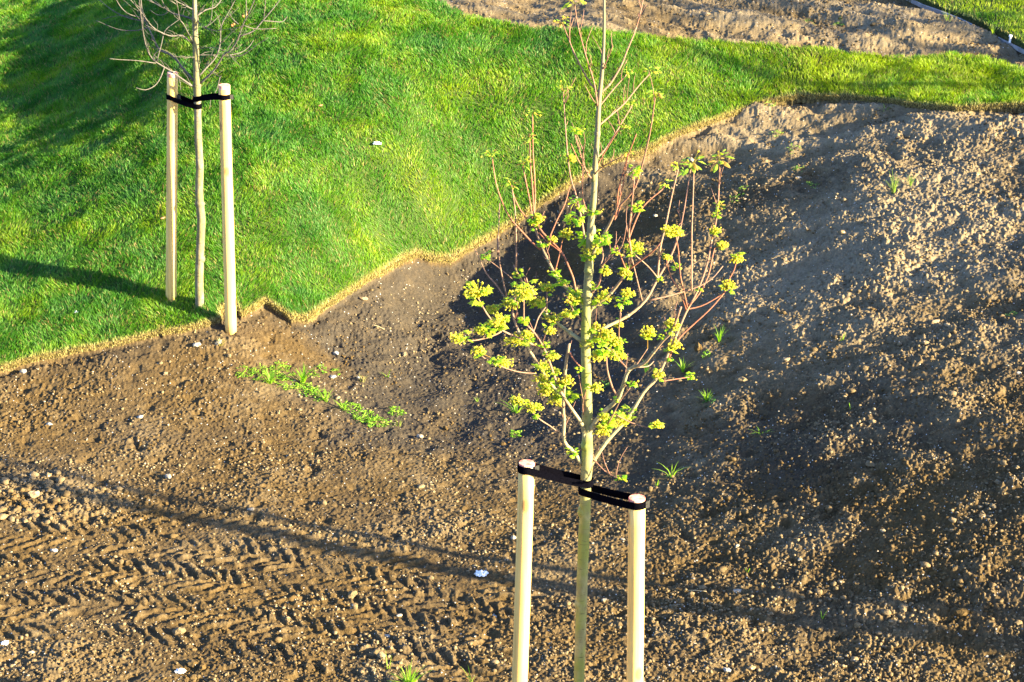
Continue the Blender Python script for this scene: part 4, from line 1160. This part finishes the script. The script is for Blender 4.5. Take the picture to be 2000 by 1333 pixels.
# ------------------------------------------------------------------ stones, clods, scraps
def rock(name, px, py, r_px, mat, label, cat, group=None, flat=.55, rough=.24, tall=1.0):
    c = gpt(px, py); pm = FPX / math.hypot(c.y, CAM_H - c.z); s = r_px * .82 / pm
    a = random.random() * 6.28; ca, sa = math.cos(a), math.sin(a); sx, sy = random.uniform(1, 1.35), random.uniform(.75, 1)
    vs = []
    for p in I2.tolist():
        k = 1 + rough * (random.random() - .5) * 2
        x, y, z = p[0] * sx * k, p[1] * sy * k, p[2] * flat * tall * k
        vs.append(Vector((c.x + (x * ca - y * sa) * s, c.y + (x * sa + y * ca) * s, c.z + s * flat * tall * .45 + z * s)))
    mb = MB(); mb.add(vs, [tuple(q) for q in F2.tolist()])
    return tag(mb.build(name, mat, None, smooth=rough < .2), label, cat, group)
ST = [(490,996,8,M_STONE,"rounded cream pebble on the rim of the tyre tracks"),(328,930,9,M_STONE,"flat white pebble on brown soil left of the tyre track rim"),
 (66,965,14,M_TAN,"large tan stone among the pale clods at far left"),(105,1068,9,M_CHALK,"white angular stone between tyre lugs at far left"),
 (62,1275,7,M_STONE,"pale round pebble near the lower left corner"),(1350,297,9,M_STONE,"white block shaped stone below the turf edge right of the maple top"),
 (1280,422,6,M_STONE,"white oval pebble seen between the upper right maple twigs"),(1828,620,9,M_TAN,"tan stone on the rough slope at right"),
 (1851,632,9,M_TAN,"rounder tan stone just right of the other tan stone on the slope"),(1990,725,7,M_CHALK,"white pebble at the right edge of the picture"),
 (1536,700,9,M_TAN,"smooth brown pebble on the slope right of the hollow"),(1420,1308,9,M_CHALK,"white pebble at the bottom right of the right stake"),
 (1928,1275,5,M_CHALK,"small white pebble near the lower right corner"),(1725,1032,7,M_TAN,"tan pebble in the shaded slope at lower right"),
 (1440,1064,6,M_STONE,"cream pebble right of the right foreground stake"),(1563,1090,5,M_CHALK,"small white pebble in the middle of the lower right slope"),
 (1440,1156,8,M_STONE,"flat oval tan pebble by the long shadow at lower right"),(45,721,8,M_CHALK,"white stone close under the turf edge at far left"),
 (274,811,7,M_CHALK,"white flat pebble in the brown bed left of the weed strip"),(96,824,6,M_CHALK,"white pebble in cloddy soil at far left below the turf"),
 (710,585,8,M_TAN,"tan stone under the turf corner near the middle"),(656,682,8,M_CHALK,"white stone uphill of the weed strip"),
 (650,731,7,M_CHALK,"flat white chip between seedlings beside the weed strip"),(385,672,9,M_CHALK,"pale grey stone left of the right lawn stake foot"),
 (428,668,10,M_STONE,"large pale stone right in front of the lawn stakes"),(820,848,8,M_STONE,"cream stone among crumbs right of the weed strip end"),
 (756,1236,6,M_CHALK,"white pebble among the lower tyre marks"),(780,1194,6,M_STONE,"elongated pink white pebble above the lower tyre marks"),
 (1003,1047,8,M_STONE,"cream pebble hard against the left foreground stake"),(1180,1170,6,M_STONE,"tan pebble between the foreground trunk and right stake"),
 (965,1195,6,M_CHALK,"white flat pebble left of the left foreground stake"),(700,735,5,M_CHALK,"tiny white chip beside the dried grass tuft"),
 (1393,93,7,M_TAN,"tan stone on the far bed near the lawn"),(1380,30,8,M_TAN,"tan stone high on the far bed"),(1560,345,6,M_CHALK,"white chip in a dark pit on the mound"),
 (1216,1054,6,M_STONE,"cream pebble left of the right foreground stake")]
random.seed(31)
for px, py, r, m_, lb in ST: rock("stone", px, py, r, m_, lb, "stone", "single stones lying on the soil")
CLD = [(1363,684,9,1.9,"brown upright clod standing in the shaded hollow"),(350,1230,14,1.0,"large earth clod in the lower tyre track at left"),(688,1158,12,.9,"wedge shaped clod on the tyre marks near the middle"),
 (1450,742,11,.9,"brown clod on the edge of the shaded hollow"),(1700,905,13,.8,"pale lump of earth in the lower right slope"),(1880,1195,15,.9,"large crumbly clod at the foot of the right slope"),
 (1990,1210,9,1.0,"tan clod at the right edge by the long shadow"),(1675,1222,9,1.1,"round clod below the long double shadow"),(1610,600,10,.7,"flat clod on the rim of the hollow in the slope"),
 (1690,720,9,.9,"rough clod on the right slope above the rut"),(375,1292,12,1.0,"yellowish clod at the bottom left"),(790,688,8,.9,"dark clod uphill of the weed strip's right end"),
 (1765,1190,10,.9,"crumbled clod under the rough slope at right"),(395,1298,10,1.1,"pointed clod next to the yellowish one at bottom left"),(870,830,7,1.1,"small upright clod left of the maple's lowest branch")]
for px, py, r, tl, lb in CLD: rock("earth_clod", px, py, r, M_CLOD, lb, "clod", "single earth clods on the bare soil", .72, .24, tl)

def scrap(px, py, r_px, label, lift=.0, mat=M_WHITE, seed=1):
    """crumpled sheet"""
    rg = random.Random(seed); c = gpt(px, py); pm = FPX / math.hypot(c.y, CAM_H - c.z); s = r_px / pm
    n = 9; vs = []
    for i in range(n):
        for j in range(n):
            a, b = i / (n - 1) * 2 - 1, j / (n - 1) * 2 - 1
            k = 1 - .28 * (abs(a) * abs(b)) + rg.uniform(-.1, .1)
            vs.append(Vector((c.x + a * s * k, c.y + b * s * .8 * k, c.z + lift + s * rg.uniform(.1, .85) * (1.15 - .7 * max(abs(a), abs(b))))))
    fs = [(i * n + j, (i + 1) * n + j, (i + 1) * n + j + 1, i * n + j + 1) for i in range(n - 1) for j in range(n - 1)]
    mb = MB(); mb.add(vs, fs); o = mb.build("paper_scrap", mat, None, smooth=False)
    sm = o.modifiers.new("thickness", 'SOLIDIFY'); sm.thickness = .001
    return tag(o, label, "litter")
g = ground_at(737, 296)[0]
scrap(737, 296, 9, "crumpled white paper scrap lying on the lawn slope", .075, seed=2)
scrap(150, 622, 5, "tiny white scrap in the lit grass left of the bare tree", .07, seed=3)
scrap(940, 1118, 14, "crumpled white tissue on the soil left of the left foreground stake", .0, seed=4)
scrap(352, 1307, 11, "white plastic scrap in the soil at the bottom left", .0, seed=5)
scrap(10, 1255, 9, "white scrap at the left edge low in the picture", .0, seed=6)

def stick(px0, py0, px1, py1, r, mat, name, label, cat, lift=.006):
    a, b = gpt(px0, py0), gpt(px1, py1); m_ = a.lerp(b, .5) + Vector((0, 0, .010))
    a.z += lift; b.z += lift
    mb = MB(); tube(mb, [a, m_, b], [r, r * .9, r * .6], 6, 3, .15)
    return tag(mb.build(name, mat, None), label, cat)
stick(727,635,751,645,.0032,M_STRAW,"stick","thin pale twig lying on soil uphill of the weed strip","twig")
stick(1335,1150,1380,1158,.002,M_STRAW,"stick","pale straw stalk on soil right of the right foreground stake","twig")
# dead leaf on the lawn
for px, py, lb in ((314, 447, "curled reddish dead leaf on the grass left of the bare tree"), (622, 226, "small brown dead leaf on the upper lawn")):
    c = gpt(px, py); c.z = float(H0(c.x, c.y)) + .085
    mb = MB(); leaf_shape(mb, c, Vector((.8, .3, .3)), Vector((0, -.6, 1)), .045, (1, 1, 1), False); leaf_shape(mb, c, Vector((.8, .5, -.1)), Vector((0, .6, 1)), .04, (1, 1, 1), False)
    tag(mb.build("dead_leaf", M_BROWN, None, smooth=False), lb, "leaf")

# ------------------------------------------------------------------ pale edging strip by the far lawn
EL = wline([(1730,-26),(1775,-2),(1800,10),(1835,22),(1870,36),(1920,60),(1960,80),(2000,100),(2080,145)])
vs, fs = [], []
for i, p in enumerate(EL):
    z = float(H0(p[0], p[1]))
    q = EL[min(i + 1, len(EL) - 1)] - EL[max(i - 1, 0)]; q = np.array([-q[1], q[0]]) / np.hypot(*q)
    for o, zz in ((0, -.03), (0, .004), (.02, .004), (.02, -.03)):
        vs.append((p[0] + q[0] * o, p[1] + q[1] * o, z + zz))
for i in range(len(EL) - 1):
    for k in range(4): fs.append((i * 4 + k, i * 4 + (k + 1) % 4, i * 4 + 4 + (k + 1) % 4, i * 4 + 4 + k))
mb = MB(); mb.add(vs, fs)
tag(mb.build("edging_strip", M_METAL, None, smooth=False), "pale metal edging strip along the far lawn at the top right", "edging")
c = gpt(1972, 84); mb = MB()
tube(mb, [c - Vector((0, 0, .05)), c + Vector((0, 0, .03)), c + Vector((.004, 0, .10))], [.011, .012, .009], 8, 1)
tube(mb, [c + Vector((.004, 0, .094)), c + Vector((.004, 0, .112))], [.017, .015], 8, 1)
tag(mb.build("marker_peg", M_WHITE, None, smooth=False), "short white peg standing beside the far edging strip", "peg")
